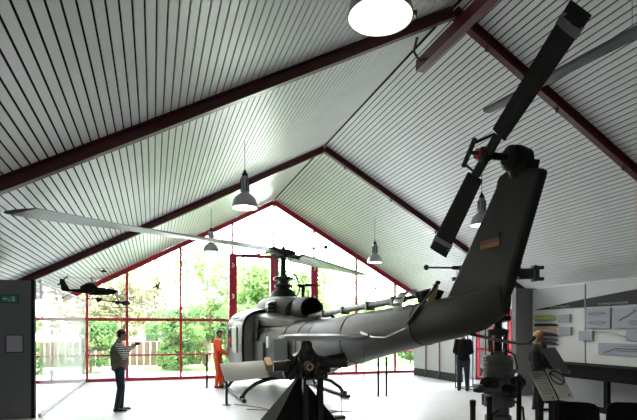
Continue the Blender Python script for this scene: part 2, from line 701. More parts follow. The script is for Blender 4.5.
m.build('tail_cone', mat('tail_cone_shade_paint', (.011, .011, .0095), .5, spec=.3), heli, smooth=True)  # boom paint darkened towards the tail, shade put into the colour
for y, w, z0, z1 in ((-5.2, .367, 1.14, 1.98), (-7.35, .247, 1.51, 2.055)):
    m = MB()
    rg = sect(y, w, z0, z1, 28, .87)
    m.path(rg + [rg[0], rg[1]], 0.006, 5, cap=False)
    m.build('boom_band', BLACK, heli, smooth=True)
m = MB()
m.prism([(-1.0, -.93, 1.45), (-.965, -1.35, 1.47), (-.93, -1.35, 1.93), (-.95, -.93, 2.0)], (-.03, 0, 0))
m.build('recess_shade', OLIVED, heli)  # dark sheet painting the shade in the recess behind the cabin
# engine deck, cowling, exhaust
m = MB()
m.rings([sect(*a) for a in ((1.2, .45, 2.15, 2.30, 24, .7), (.7, .6, 2.1, 2.46, 24, .65), (0.2, .66, 2.0, 2.56, 24, .6), (-.6, .66, 1.85, 2.56, 24, .6), (-1.3, .56, 1.7, 2.5, 24, .65), (-1.8, .42, 1.7, 2.42, 24, .8))])
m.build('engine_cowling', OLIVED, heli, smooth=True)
m = MB()
m.rings([sect(-0.8, .95, 1.7, 2.16, 20, .6), sect(-1.3, .9, 1.7, 2.13, 20, .6), sect(-2.1, .66, 1.7, 2.0, 20, .7), sect(-2.6, .45, 1.7, 1.95, 20, .8)])
w = m.build('engine_deck', OLIVEL, heli, smooth=True)
m = MB()
m.rings([sect(-1.0, .72, 2.05, 2.42, 16, .35, 0), sect(-1.25, .70, 2.05, 2.40, 16, .35, 0)])
m.build('air_intake', OLIVEL, heli)
m = MB()
for k in range(3):
    m.bb(-.70, -.47, -1.275, -1.262, 2.11 + k * .09, 2.15 + k * .09)
m.build('intake_louvre', BLACK, heli)
m = MB()
m.lathe([(.30, 0), (.32, .3), (.29, .7), (.255, .95), (.225, .95), (.22, .3), (0.05, .25)], (0, -1.55, 2.14), (0, -1, .03), 24, cap=False)
ex = m.build('exhaust_pipe', OLIVED, heli, smooth=True)
m = MB()
m.tube((0.02, -1.75, 2.38), (0.02, -1.75, 2.72), .035)
m.path([(-.08, -1.75, 2.70), (.1, -1.75, 2.76), (.45, -1.75, 2.75)], [.03, .03, .012], 8)
m.bb(-.12, .22, -1.82, -1.7, 2.72, 2.76)
m.build('exhaust_top_vane', OLIVED, heli)
# pylon, swashplate, mast and hub
m = MB()
m.lathe([(.42, 2.45), (.36, 2.6), (.30, 2.72), (.17, 2.8), (.12, 2.86)], (0, 0, 0), n=20)
m.build('mast_fairing', OLIVED, heli, smooth=True)
m = MB()
m.lathe([(.10, 2.8), (.24, 2.84), (.24, 2.9), (.13, 2.93), (.13, 3.0), (.27, 3.03), (.27, 3.1), (.1, 3.14), (.075, 3.2), (.075, 3.72)], n=20)
for t in (0.4, 2.0, 3.5, 5.1):
    m.tube((.2 * math.cos(t), .2 * math.sin(t), 2.9), (.24 * math.cos(t), .24 * math.sin(t), 3.62), .014)
m.build('mast', STEELD, heli, smooth=True)
m = MB()
m.path([(.15 + .22 * math.cos(t) , -.25, 2.85 + .34 * math.sin(t)) for t in [k * PI / 10 for k in range(-3, 11)]], .02, 6)
m.path([(.32 + .18 * math.cos(t) , -.3, 2.78 + .28 * math.sin(t)) for t in [k * PI / 10 for k in range(-3, 11)]], .015, 6)
m.build('pylon_hose', BLACKM, heli, smooth=True)
BD = V((-0.62, -0.785, 0))
BP = V((-BD.y, BD.x, 0))
HZ = 3.72
m = MB()
R = Matrix((BD, BP, V((0, 0, 1)))).transposed()
m.box((0, 0, HZ), (1.1, .24, .14), R)
m.box((0, 0, HZ), (.34, .40, .22), R)
m.tube(V((0, 0, HZ)) - BP * .34, V((0, 0, HZ)) + BP * .34, .06)
for s in (-1, 1):
    m.box(BD * s * .6 + V((0, 0, HZ)), (.42, .28, .14), R)
m.lathe([(.1, HZ), (.1, HZ + .1), (.05, HZ + .16), (.04, HZ + .2)], n=14)
m.tube((0, 0, HZ + .18), (-.02, 0.02, HZ + .75), .012, .008, 6)
m.build('rotor_hub', STEELD, heli, bevel=.01)
m = MB()
ba = -BP
m.tube(V((0, 0, HZ + .12)) - ba * 1.15, V((0, 0, HZ + .02)) + ba * 1.15, .02, None, 8)
for s in (-1, 1):
    c = V((0, 0, HZ + .07 - s * .05)) + ba * s * 1.2
    m.ell(c, (.06, .06, .06))
m.tube(V((0, 0, HZ)) + ba * .35 + V((.1, 0, 0)), V((0.15, 0, HZ - .55)), .014, None, 6)
m.build('stabilizer_bar', BLACKM, heli, smooth=True)


def rotor_blade(m, p0, p1, ch0, ch1, chord_dir, th=.06, n=14, sag=0.0, tip=0.3, cd1=None):
    p0, p1, ca = V(p0), V(p1), V(chord_dir).normalized()
    cb = V(cd1).normalized() if cd1 else ca
    d = (p1 - p0)
    rings = []
    for i in range(n + 1):
        t = i / n
        cd = ca.lerp(cb, t).normalized()
        up = cd.cross(d.normalized()).normalized()
        ch = ch0 + (ch1 - ch0) * t
        c = p0 + d * t - V((0, 0, 1)) * sag * t * t
        pr = [(-.5, 0), (-.42, .5), (-.2, .62), (.1, .5), (.5, .02), (.5, -.02), (.1, -.4), (-.2, -.5), (-.42, -.4)]
        rings.append([c + cd * a * ch + up * b * th * (1 if i < n else .5) for a, b in pr])
    m.rings(rings)


for BDv, LL, sag, tw in ((V((-.593, -.805, 0)), 8.0, .70, -.5), (V((.68, .733, 0)), 6.2, -.02, -.35)):
    m = MB()
    rotor_blade(m, V((0, 0, HZ)) + BDv * .75, V((0, 0, HZ + .05 - sag)) + BDv * LL, .53, .53, V((-BDv.y, BDv.x, tw)), .075, 16, 0, .3, V((-BDv.y, BDv.x, .02)))
    m.build('main_rotor_blade', BLADE, heli, smooth=True)
# fin with flag
m = MB()
fp = [(-7.85, 2.05), (-8.75, 3.12), (-8.78, 3.22), (-8.95, 3.26), (-9.1, 3.22), (-9.38, 3.13), (-8.93, 2.1), (-8.75, 1.8), (-8.3, 1.72), (-7.9, 1.8)]
rings = []
for k in range(5):
    pass
m.prism([(-.055, y, z) for y, z in fp], (.11, 0, 0))
m.build('tail_fin', OLIVED, heli, bevel=.04)  # near-black colour carries the shade of the backlit fin
fl = None
m = MB()
m.bb(-.062, -.056, -8.83, -8.53, 2.62, 2.665)
fl = m.build('flag_black_band', BLACK, heli)
m = MB(); m.bb(-.062, -.056, -8.83, -8.53, 2.575, 2.62)
m.build('flag_red_band', mat('flag_red', (.10, .008, .006), .6), heli)
m = MB(); m.bb(-.062, -.056, -8.83, -8.53, 2.53, 2.575)
m.build('flag_gold_band', mat('flag_gold', (.12, .06, .008), .6), heli)
# tail rotor gearbox
TY, TZ = -9.02, 3.33
m = MB()
m.lathe([(.07, -.14), (.12, -.1), (.13, 0), (.11, .1), (.05, .15)], (0.0, TY, TZ), (1, 0, 0), 16)
m.ell((0.02, TY - .02, TZ - .1), (.12, .12, .13))
m.box((.03, TY - .09, TZ - .12), (.14, .14, .18), (0.3, 0, 0))
m.tube((-.1, TY, TZ), (-.42, TY, TZ), .035)
m.build('tail_gearbox', OLIVED, heli, smooth=True)
m = MB()
m.lathe([(.05, -.05), (.07, -.02), (.07, .05), (.04, .08)], (-.36, TY, TZ), (-1, 0, 0), 12)
up_d = V((0, -.84, .54)).normalized()
lo_d = V((0, .72, -.69)).normalized()
m.tube(V((-.36, TY, TZ)) + up_d * .2, V((-.36, TY, TZ)) + lo_d * .2, .045)
m.tube((-.44, TY - .02, TZ), (-.56, TY, TZ), .018)
m.tube((-.54, TY - .09, TZ + .10), (-.54, TY + .09, TZ - .10), .022)
for d in (up_d, lo_d):
    m.tube(V((-.54, TY, TZ)) + d * .11, V((-.36, TY, TZ)) + d * .2 + V((0, .04, .04)), .012)
m.build('tail_rotor_hub', STEELD, heli, smooth=True)
m = MB()
m.lathe([(.05, 0), (.05, .02)], (-.44, TY, TZ), (-1, 0, 0), 12)
m.build('red_hub_cap', RED, heli)
for d, Ln in ((up_d, 1.30), (lo_d, 1.14)):
    m = MB()
    cd = V((-.35 if d is up_d else .6, 0, 0)) + V((0, d.z, -d.y)) * .8
    rotor_blade(m, V((-.36, TY, TZ)) + d * .22, V((-.36, TY, TZ)) + d * Ln, .17, .215, cd, .03, 8)
    b = m.build('tail_rotor_blade', BLADED, heli, smooth=True)
    m = MB()
    rotor_blade(m, V((-.36, TY, TZ)) + d * (Ln - .17), V((-.36, TY, TZ)) + d * (Ln - .08), .222, .222, cd, .034, 2)
    m.build('tip_band', GREYW, b)
# spine antenna rod, driveshaft cover and open gearbox cowls
m = MB()
m.tube((0, -7.95, 2.42), (-.05, -7.45, 2.48), .012)
m.ell((-.05, -7.43, 2.483), (.035, .035, .035))
m.build('antenna', BLACKM, heli, smooth=True)
m = MB()
m.tube((0, -2.4, 2.0), (0, -6.75, 2.13), .055, .055, 12)
for y in (-3.4, -4.5, -5.6, -6.5):
    z = 2.0 + (-y - 2.4) * .03
    m.box((0, y, z - .01), (.16, .07, .14))
m.build('drive_shaft', ALU, heli, smooth=True)
m = MB()
m.path([(.08, -2.6, 2.03), (.1, -5.0, 2.1), (.1, -6.9, 2.16)], .03, 8)
m.build('shaft_cover', OLIVED, heli, smooth=True)
m = MB()
def arc(y, t0, t1, r, n=10):
    return [V((-.04 + r * math.cos(t0 + (t1 - t0) * k / n), y, 2.02 + r * math.sin(t0 + (t1 - t0) * k / n))) for k in range(n + 1)]


m.rings([arc(y, .25 * PI, 1.1 * PI, .20) for y in (-6.88, -7.0, -7.14)], cap=False, closed=False)
cw = m.build('gearbox_cowl', WSIGN, heli, smooth=True)
so = cw.modifiers.new('s', 'SOLIDIFY'); so.thickness = .012
cw['label'] = 'white and black striped open gearbox cowl'
m = MB()
for k in range(6):
    t0 = .3 * PI + k * .13 * PI
    m.rings([arc(y, t0, t0 + .055 * PI, .216, 2) for y in (-6.90, -7.12)], cap=False, closed=False)
m.build('cowl_stripe', BLACK, cw)
m = MB()
m.prism([(-.06, -7.22, 2.05), (.16, -7.22, 2.05), (.2, -7.3, 2.19), (.04, -7.28, 2.23), (-.1, -7.22, 2.18)], (0, -.17, 0.0))
m.build('open_hatch', OLIVED, heli, bevel=.02)
m = MB()
m.tube((-.27, -7.36, 1.78), (-.12, -7.78, 2.24), .014)
m.tube((-.27, -7.36, 1.78), (-.20, -7.55, 1.99), .026)
m.ell((-.11, -7.79, 2.26), (.03, .04, .025))
m.build('gas_strut', BLACKM, heli, smooth=True)
m = MB()
m.tube((-.08, -7.58, 2.05), (-.08, -7.7, 2.24), .05, .035, 12)
m.build('intermediate_gearbox', mat('pale_yellow_metal', (.40, .35, .16), .4), heli, smooth=True)
# elevators
for s in (-1, 1):
    m = MB()
    rotor_blade(m, (s * .20, -6.0, 1.60), (s * 1.42, -5.5, 1.60), .80, .55, (0, s, 0.04), .095, 6)
    e = m.build('elevator', BLADE, heli, smooth=True)
m = MB()
m.path([(0, -7.9, 1.72), (0, -8.2, 1.665), (.0, -8.7, 1.60), (.0, -9.05, 1.57), (0, -9.18, 1.585), (0, -9.24, 1.63)], [.018, .018, .017, .016, .016, .02], 8)
m.build('tail_skid', STEELD, heli, smooth=True)
m = MB()
m.path([(-.30, -6.2, 1.62), (-.36, -6.5, 1.60), (-.36, -6.9, 1.60), (-.27, -7.3, 1.72)], .010, 6)
m.tube((-.32, -6.0, 1.66), (-.33, -6.3, 1.62), .025)
m.build('boom_cable', STEEL, heli, smooth=True)
# landing gear
for s in (-1, 1):
    m = MB()
    m.path([(s * 1.3, 2.3, .32), (s * 1.3, 2.15, .14), (s * 1.3, 1.85, .05), (s * 1.3, 0, .05), (s * 1.3, -1.35, .05), (s * 1.3, -1.45, .06)], .05, 10)
    m.tube((s * 1.3, -1.2, .11), (s * 1.3, -1.0, .11), .065)
    m.build('skid', BLACKM, heli, smooth=True)
for y in (1.25, -1.1):
    m = MB()
    m.path([(-1.3, y, .1), (-1.18, y, .26), (-.95, y, .42), (-.6, y, .53), (0, y, .56), (.6, y, .53), (.95, y, .42), (1.18, y, .26), (1.3, y, .1)], .045, 10)
    m.build('cross_tube', BLACKM, heli, smooth=True)

# suspended spare rotor blade near the ridge
m = MB()
rotor_blade(m, (3.84, 5.1, 4.35), (3.9, -1.2, 3.87), .13, .22, (1, 0, -.15), .045, 10)
rb = m.build('rotor_blade_exhibit', BLADE, smooth=True)
tag(rb, 'single long grey rotor blade hanging under the roof behind the tail rotor', 'rotor blade')
for y in (3.2, 0.2):
    m = MB()
    m.tube((3.87, y, 4.28), (3.87, y, roof_z(3.87) + .0), .002, None, 5)
    m.build('suspension_wire', BLACKM, rb)

# ------------------------------------------------------------------ pendant lamps
def make_lamp(label):
    t = thing('pendant_lamp', label, 'lamp', (0, 0, 0), 0, 'bell-shaped industrial pendant lamps')
    m = MB()
    m.lathe([(.065, .56), (.075, .50), (.075, .27), (.085, .26), (.12, .24), (.19, .17), (.225, .06), (.235, 0), (.228, 0), (.215, .06), (.18, .16), (.08, .235)], n=32, cap=False)
    m.build('lamp_shade', LAMPOUT, t, smooth=True)
    m = MB()
    m.lathe([(.224, .004), (.211, .06), (.176, .155), (.08, .228), (.0, .228)], n=32, cap=False)
    m.build('reflector', LAMPIN, t, smooth=True)
    m = MB()
    m.ell((0, 0, .13), (.06, .06, .09))
    m.build('bulb', BULB, t, smooth=True)
    m = MB()
    m.lathe([(.05, .55), (.055, .6), (.03, .64), (.015, .68)], n=14)
    for k in range(8):
        a = k * PI / 4
        m.box((.078 * math.cos(a), .078 * math.sin(a), .4), (.02, .012, .22), (0, 0, a))
    m.build('ballast_housing', BLACKM, t, smooth=True)
    m = MB()
    m.tube((.235, 0, -.005), (.26, 0, -.005), .015)
    m.tube((.25, 0, 0), (.25, 0, -.05), .008)
    m.build('shade_clip', BLACKM, t)
    return t


lamp_spots = [
    (1.54, 3.25, 3.93, 'large bell-shaped pendant lamp at the top edge of the picture, closest lamp'),
    (1.56, 8.9, 3.88, 'dark bell-shaped pendant lamp hanging in front of the white left roof slope'),
    (1.52, 14.0, 3.84, 'small pendant lamp seen against the glazed gable above the orange suit'),
    (6.45, 8.75, 3.86, 'pendant lamp hanging between the tail rotor blade and tail fin'),
    (6.5, 14.1, 3.78, 'pendant lamp by the right slope of the red gable frame, above the tail boom'),
]
first = make_lamp(lamp_spots[0][3])
for i, (x, y, z, lb) in enumerate(lamp_spots):
    t = first if i == 0 else dup(first, (x, y, z), None, lb)
    t.location = (x, y, z)
    if i == 0:
        t.rotation_euler = (0, 0, -.6)
    m = MB()
    m.tube((0, 0, .66), (0, 0, roof_z(x) - z), .006, None, 6)
    m.build('cord', BLACKM, t)
    ld = bpy.data.lights.new('lamp_light', 'SPOT')
    ld.energy = 25
    ld.color = (1, .95, .8)
    ld.spot_size = 2.4
    ld.spot_blend = .6
    ld.shadow_soft_size = .08
    lo = bpy.data.objects.new('lamp_light', ld)
    scn.collection.objects.link(lo)
    lo.parent = t
    lo.location = (0, 0, .02)

# ------------------------------------------------------------------ figures


def blob(name, chains, material, parent, vox=.012, smooth_it=4):
    """chains: lists of (point, radius or (rx,ry,rz)); fused into one continuous skin"""
    m = MB()
    for ch in chains:
        if len(ch) == 1:
            p, r = ch[0]
            r = r if isinstance(r, tuple) else (r, r, r)
            m.ell(p, r, 2)
            continue
        for (p, r), (q, s) in zip(ch, ch[1:]):
            p, q = V(p), V(q)
            r = V(r if isinstance(r, tuple) else (r, r, r))
            s = V(s if isinstance(s, tuple) else (s, s, s))
            n = max(2, int((q - p).length / (min(min(r), min(s)) * .45)) + 1)
            n = min(n, 40)
            for i in range(n + 1):
                t = i / n
                m.ell(p.lerp(q, t), r.lerp(s, t), 2)
    me = bpy.data.meshes.new('tmp')
    m.bm.to_mesh(me)
    m.bm.free()
    o = bpy.data.objects.new('tmp', me)
    scn.collection.objects.link(o)
    md = o.modifiers.new('r', 'REMESH')
    md.mode = 'VOXEL'
    md.voxel_size = vox
    sm = o.modifiers.new('s', 'SMOOTH')
    sm.iterations = smooth_it
    sm.factor = .5
    dg = bpy.context.evaluated_depsgraph_get()
    me2 = bpy.data.meshes.new_from_object(o.evaluated_get(dg))
    bpy.data.objects.remove(o)
    me2.materials.clear()
    me2.materials.append(material)
    for p in me2.polygons:
        p.use_smooth = True
    r = bpy.data.objects.new(name, me2)
    scn.collection.objects.link(r)
    r.parent = parent
    return r


def hand(wrist, d, palm_n, side, curl=.5):
    """a hand: palm plus five fingers; d=pointing direction, palm_n=palm normal"""
    w, d, nn = V(wrist), V(d).normalized(), V(palm_n).normalized()
    a = d.cross(nn).normalized() * side
    out = [[(w, .026), (w + d * .045, (.034, .034, .02) if False else .026)],
           [(w + d * .045 + a * .022, .018), (w + d * .085 + a * .028, .014)],
           [(w + d * .045 - a * .022, .018), (w + d * .085 - a * .028, .014)]]
    for k, (off, ln) in enumerate(((.03, .068), (.010, .078), (-.010, .073), (-.029, .058))):
        b = w + d * .085 + a * off
        j = b + (d * math.cos(curl * .6) + nn * math.sin(curl * .6)) * ln * .5
        e = j + (d * math.cos(curl * 1.8) + nn * math.sin(curl * 1.8)) * ln * .5
        out.append([(b, .0095), (j, .0088), (e, .0075)])
    b = w + d * .03 + a * .03
    j = b + (d * .5 + a * .6 + nn * .35).normalized() * .04
    e = j + (d * .8 + a * .15 + nn * .45).normalized() * .03
    out.append([(b, .013), (j, .010), (e, .0085)])
    return out


def figure(root, H, P, skin=SKIN, top=None, topmat=JACKD, trous=DENIM, shoe=BLACK, hair=None, hairmat=HAIRD, sleevemat=None, top_name='jacket', cheeky=1.0, vox=.012, one_suit=None):
    """P: joints, figure faces +x. All in metres for a height H."""
    k = H / 1.75
    hd = V(P['head'])
    tilt = P.get('tilt', 0)
    f = V((math.cos(tilt), 0, -math.sin(tilt)))      # facing direction
    u = V((math.sin(tilt), 0, math.cos(tilt)))
    chains = []
    # head: cranium, jaw, nose, ears, neck
    chains += [[(hd + u * .025 * k - f * .012 * k, (.092 * k, .074 * k, .098 * k))],
               [(hd - u * .045 * k + f * .028 * k, (.058 * k, .055 * k, .062 * k))],
               [(hd - u * .085 * k + f * .055 * k, (.026 * k, .028 * k, .022 * k))],
               [(hd + u * .005 * k + f * .082 * k, .011 * k), (hd - u * .028 * k + f * .103 * k, .014 * k)],
               [(hd - u * .053 * k + f * .085 * k, (.012 * k, .024 * k, .007 * k))],
               [(hd - u * .066 * k + f * .083 * k, (.011 * k, .020 * k, .007 * k))],
               [(hd - u * .005 * k + V((-.01, .075 * k, 0)), (.02 * k, .010 * k, .032 * k))],
               [(hd - u * .005 * k + V((-.01, -.075 * k, 0)), (.02 * k, .010 * k, .032 * k))],
               [(hd - u * .05 * k - f * .02 * k, .054 * k), (P['neck'], .058 * k)]]
    torso = [(P['neck'], (.062 * k, .075 * k, .05 * k)), (P['chest'], (.118 * k, .165 * k, .12 * k)), (P['waist'], (.118 * k, .145 * k, .10 * k)), (P['hips'], (.12 * k, .165 * k, .10 * k))]
    sh = []
    legs = []
    armsk = []
    for s, n in ((1, 'L'), (-1, 'R')):
        S, E_, W = P['sh' + n], P['el' + n], P['wr' + n]
        armsk.append([(P['chest2'], .06 * k), (S, .056 * k), (E_, .042 * k), (W, .027 * k)])
        Hh, K, A = P['hip' + n], P['kn' + n], P['an' + n]
        legs.append([(Hh, .088 * k), (K, .058 * k), (A, .040 * k)])
        fd = V(P.get('foot' + n, (1, 0, 0))).normalized()
        legs.append([(V(A) - fd * .03 + V((0, 0, -.035)), .034 * k), (V(A) + fd * .13 * k + V((0, 0, -.052)), (.032 * k, .036 * k, .024 * k))])
    hands = []
    for s, n in ((1, 'L'), (-1, 'R')):
        hands += hand(P['wr' + n], P['hd' + n], P['pn' + n], s * P.get('hs', 1), P.get('curl', .6))
    body = blob('body', chains + [torso] + armsk + legs + hands, skin, root, vox=.009 * 1.0, smooth_it=3)
    # eyes
    for s in (-1, 1):
        m = MB()
        m.ell(hd + u * .012 * k + f * .080 * k + V((0, s * .032 * k, 0)), (.011 * k, .013 * k, .008 * k), 2)
        m.build('eye', HAIRD, body, smooth=True)
    g = .014
    # shirt / jacket
    tor = [(V(P['neck']) - V((0, 0, .03)), (.075 * k, .09 * k, .045 * k)), (P['chest'], (.135 * k * cheeky, .182 * k, .13 * k)), (P['waist'], (.135 * k * cheeky, .165 * k, .11 * k)), (V(P['hips']) - V((0, 0, .03)), (.138 * k * cheeky ** .5, .186 * k, .10 * k))]
    arms = []
    for n in 'LR':
        w2 = V(P['wr' + n])
        arms.append([(P['chest2'], .078 * k), (P['sh' + n], .074 * k), (P['el' + n], .060 * k), (w2, .042 * k)])
    lg = []
    for n in 'LR':
        A = V(P['an' + n])
        lg.append([(P['hip' + n], .108 * k), (P['kn' + n], .076 * k), (A, .058 * k)])
    pel = [[(V(P['hips']) + V((0, 0, .04)), (.125 * k, .17 * k, .07 * k)), (V(P['hips']) - V((0, 0, .04)), (.128 * k, .172 * k, .09 * k))]]
    if one_suit:
        blob('flight_suit', [tor] + arms + lg + pel, one_suit, root, vox)
    else:
        blob(top_name, [tor] + ([] if sleevemat else arms), topmat, root, vox)
        if sleevemat:
            for n, a in zip('LR', arms):
                blob('sleeve', [a], sleevemat, root, vox)
        blob('trousers', lg + pel, trous, root, vox)
    for n in 'LR':
        A = V(P['an' + n])
        fd = V(P.get('foot' + n, (1, 0, 0))).normalized()
        blob('shoe', [[(A + V((0, 0, -.015)) - fd * .01, .050 * k), (A - fd * .03 + V((0, 0, -.045)), (.042, .042, .036)), (A + fd * .155 * k + V((0, 0, -.052)), (.040 * k, .043 * k, .029)), (A + fd * .18 * k + V((0, 0, -.056)), (.032 * k, .036 * k, .024))]], shoe, root, .009)
    # hair
    hc = [[(hd + u * .050 * k - f * .026 * k, (.094 * k, .084 * k, .086 * k))], [(hd + u * .01 * k - f * .055 * k, (.062 * k, .080 * k, .085 * k))]]
    if hair == 'bun':
        hc += [[(hd + u * .02 * k - f * .10 * k, .05)], [(hd - u * .06 - f * .07, (.05, .06, .07)), (hd - u * .13 - f * .08, (.035, .045, .05))]]
    blob('hair', hc, hairmat, root, .009)
    return body


def base_pose(k=1.0, lean=0):
    P = dict(head=(.02 + lean, 0, 1.60 * k), neck=(-.01 + lean, 0, 1.46 * k), chest=(-.01 + lean * .7, 0, 1.26 * k), chest2=(-.01 + lean * .8, 0, 1.36 * k), waist=(0, 0, 1.06 * k), hips=(-.01, 0, .94 * k),
             shL=(-.01 + lean * .8, .17 * k, 1.38 * k), shR=(-.01 + lean * .8, -.17 * k, 1.38 * k), elL=(-.02, .23 * k, 1.10 * k), elR=(-.02, -.23 * k, 1.10 * k),
             wrL=(.05, .22 * k, .86 * k), wrR=(.05, -.22 * k, .86 * k), hdL=(.2, 0, -1), hdR=(.2, 0, -1), pnL=(.2, -1, 0), pnR=(.2, 1, 0),
             hipL=(0, .09 * k, .88 * k), hipR=(0, -.09 * k, .88 * k), knL=(.02, .10 * k, .49 * k), knR=(.02, -.10 * k, .49 * k), anL=(-.02, .11 * k, .085), anR=(-.02, -.11 * k, .085))
    return P


# visitor on the left, photographing
P = base_pose(1.0)
P.update(elL=(.10, .24, 1.14), elR=(.08, -.25, 1.14), wrL=(.22, .09, 1.34), wrR=(.21, -.09, 1.34), hdL=(1, -.35, .35), hdR=(1, .35, .35), pnL=(0, -1, .1), pnR=(0, 1, .1),
         head=(.06, 0, 1.585), knL=(.05, .10, .49), anL=(.04, .11, .085), anR=(-.06, -.11, .085), tilt=.15, curl=.8)
r = thing('person', 'person in a grey-beige vest with striped sleeves holding a camera up', 'person', (-.67, 11.25, 0), .12)
bd = figure(r, 1.75, P, topmat=VEST, sleevemat=STRIPE, top_name='vest', cheeky=1.38)
m = MB()
for s in (-1, 1):
    m.path([V((.145, s * .034 + .026 * math.cos(t), 1.585 + .02 * math.sin(t))) for t in [2 * PI * q / 10 for q in range(11)]], .003, 5, cap=False)
    m.tube((.145, s * .06, 1.59), (.04, s * .078, 1.60), .003, None, 5)
m.build('glasses', BLACK, bd)
m = MB()
m.box((.335, 0, 1.41), (.045, .11, .07))
m.tube((.355, 0, 1.41), (.41, 0, 1.415), .030, .027, 14)
cm = m.build('compact_camera', BLACK, smooth=True, bevel=.006)
Mx = Matrix.Translation((-.67, 11.25, 0)) @ Matrix.Rotation(.12, 4, 'Z')
cm.data.transform(Mx)
tag(cm, 'small black camera held up by the person in striped sleeves', 'camera')

# visitor beneath the tail boom
P = base_pose(1.0)
P.update(wrL=(.16, .14, 1.0), wrR=(.16, -.12, 1.02), hdL=(.6, -.8, 0), hdR=(.6, .8, 0))
r = thing('person', 'person in a black jacket and dark jeans standing behind the tail boom', 'person', (8.2, 11.95, 0), .9)
figure(r, 1.76, P, topmat=JACKD, cheeky=1.15)

# visitor at the display wall
P = base_pose(.98)
P.update(wrL=(.12, .16, .95), wrR=(.12, -.16, .95))
r = thing('person', 'person with blond tied-back hair in a black jacket facing the wall panels', 'person', (7.72, 8.55, 0), -.12)
figure(r, 1.72, P, topmat=JACKD, hair='bun', hairmat=HAIRB, cheeky=1.2)

# orange suit figure beside the nose
P = base_pose(1.0)
P.update(elL=(.06, .25, 1.12), wrL=(.25, .20, 1.0), elR=(.08, -.25, 1.12), wrR=(.28, -.15, 1.0), hdL=(1, -.2, -.3), hdR=(1, .2, -.3), tilt=.5, head=(.06, 0, 1.58), anL=(.08, .11, .085), knL=(.1, .1, .49))
r = thing('mannequin', 'mannequin in a bright orange flight suit beside the helicopter nose', 'mannequin', (1.80, 14.85, 0), -.25)
figure(r, 1.78, P, one_suit=ORANGE, skin=SKIN, hairmat=HAIRD)
m = MB()
m.box((.40, 0, .98), (.26, .22, .12))
m.path([(.32, -.06, 1.03), (.36, -.06, 1.10), (.44, .06, 1.10), (.48, .06, 1.03)], .012, 6)
hb = m.build('helmet_bag', mat('red_brown_bag', (.35, .03, .02), .7), smooth=False, bevel=.03)
hb.data.transform(Matrix.Translation((1.80, 14.85, 0)) @ Matrix.Rotation(-.25, 4, 'Z'))
tag(hb, 'small dark red bag held at waist height by the orange mannequin', 'bag')

# ------------------------------------------------------------------ rotor head exhibit in front of the boom
ex = thing('rotor_head_display', 'dark rotor head with a cut pale blade on a black pyramid stand', 'exhibit', (2.08, 7.2, 0))
m = MB()
m.rings([[V((x * .74, y * .55, 0)) for x, y in ((-1, -1), (1, -1), (1, 1), (-1, 1))], [V((x * .04 , y * .04, .98)) for x, y in ((-1, -1), (1, -1), (1, 1), (-1, 1))]])
m.build('pyramid_base', mat('matt_black_paint', (.006, .006, .006), .9, spec=.2), ex)
for x in (-.02, .20):
    m = MB()
    m.bb(x - .04, x + .04, -.42, -.34, 0, 1.02)
    m.build('support_post', BLACKM, ex)
m = MB()
m.bb(-.02, .07, -.435, -.42, .93, .99)
m.build('name_plate', WSIGN, ex)
m = MB()
m.lathe([(.07, .95), (.09, 1.0), (.17, 1.03), (.18, 1.10), (.11, 1.13), (.11, 1.2), (.2, 1.23), (.21, 1.32), (.14, 1.36), (.09, 1.44), (.09, 1.5), (.05, 1.54)], (0.08, -.1, 0), n=20)
for t in range(10):
    a = t * 2 * PI / 10
    m.tube((.08 + .18 * math.cos(a), -.1 + .18 * math.sin(a), 1.08), (.08 + .2 * math.cos(a + .3), -.1 + .2 * math.sin(a + .3), 1.30), .018, None, 8)
    m.ell((.08 + .21 * math.cos(a), -.1 + .21 * math.sin(a), 1.14), (.035, .035, .03), 1)
m.build('hub', STEELD, ex, smooth=True)


def grip(m, c, d, L0, L1, r=.07):
    c, d = V(c), V(d).normalized()
    side = d.cross(V((0, 0, 1))).normalized()
    m.tube(c + d * .1, c + d * L0, r * .7, r * .9, 14)
    m.tube(c + d * L0, c + d * L1, r, r * .92, 16)
    m.tube(c + d * (L0 + .02), c + d * (L0 + .06), r * 1.18, r * 1.18, 16)
    m.box(c + d * (L0 + .08) + V((0, 0, -.09)), (.06, .06, .1))
    m.tube(c + d * (L0 + .08) + side * .1 + V((0, 0, -.16)), c + d * (L0 + .02) + side * .1 + V((0, 0, .09)), .018, None, 8)
    m.box(c + d * (L0 + .05) + side * .07, (.05, .09, .04))


hc = V((.08, -.1, 1.18))
dirs = [V((-1, .05, -.02)), V((.85, -.5, .02)), V((.98, .2, .16)), V((.15, 1, 0)), V((-.2, -1, 0.02))]
for i, d in enumerate(dirs):
    m = MB()
    grip(m, hc + V((0, 0, .03 * (i % 2))), d, .24, (.50, .62, .66, .36, .50)[i], .078)
    g_ = m.build('blade_grip', STEELD, ex, smooth=True)
    if i in (1, 2, 4):
        m = MB()
        dd = d.normalized()
        c = hc + V((0, 0, .03 * (i % 2))) + dd * (.50, .62, .66, .36, .50)[i]
        m.lathe([(.055, 0), (.055, .015), (.03, .015), (.03, 0)], c, dd, 16, cap=False)
        m.build('bushing', TAN, g_)
m = MB()
d = V((-1, .05, -.02)).normalized()
rotor_blade(m, hc + d * .60 + V((0, 0, -.03)), hc + d * 1.22 + V((0, 0, -.06)), .42, .44, (0.1, -.92, -.55), .07, 3)
m.build('cut_blade', GREYL, ex, smooth=True)['label'] = 'pale grey cut blade section'
m = MB()
m.box(hc + d * .57 + V((0, 0, .03)), (.09, .22, .12), (0.5, 0, 0))
m.build('blade_root_fitting', TAN, ex, bevel=.01)
m = MB()
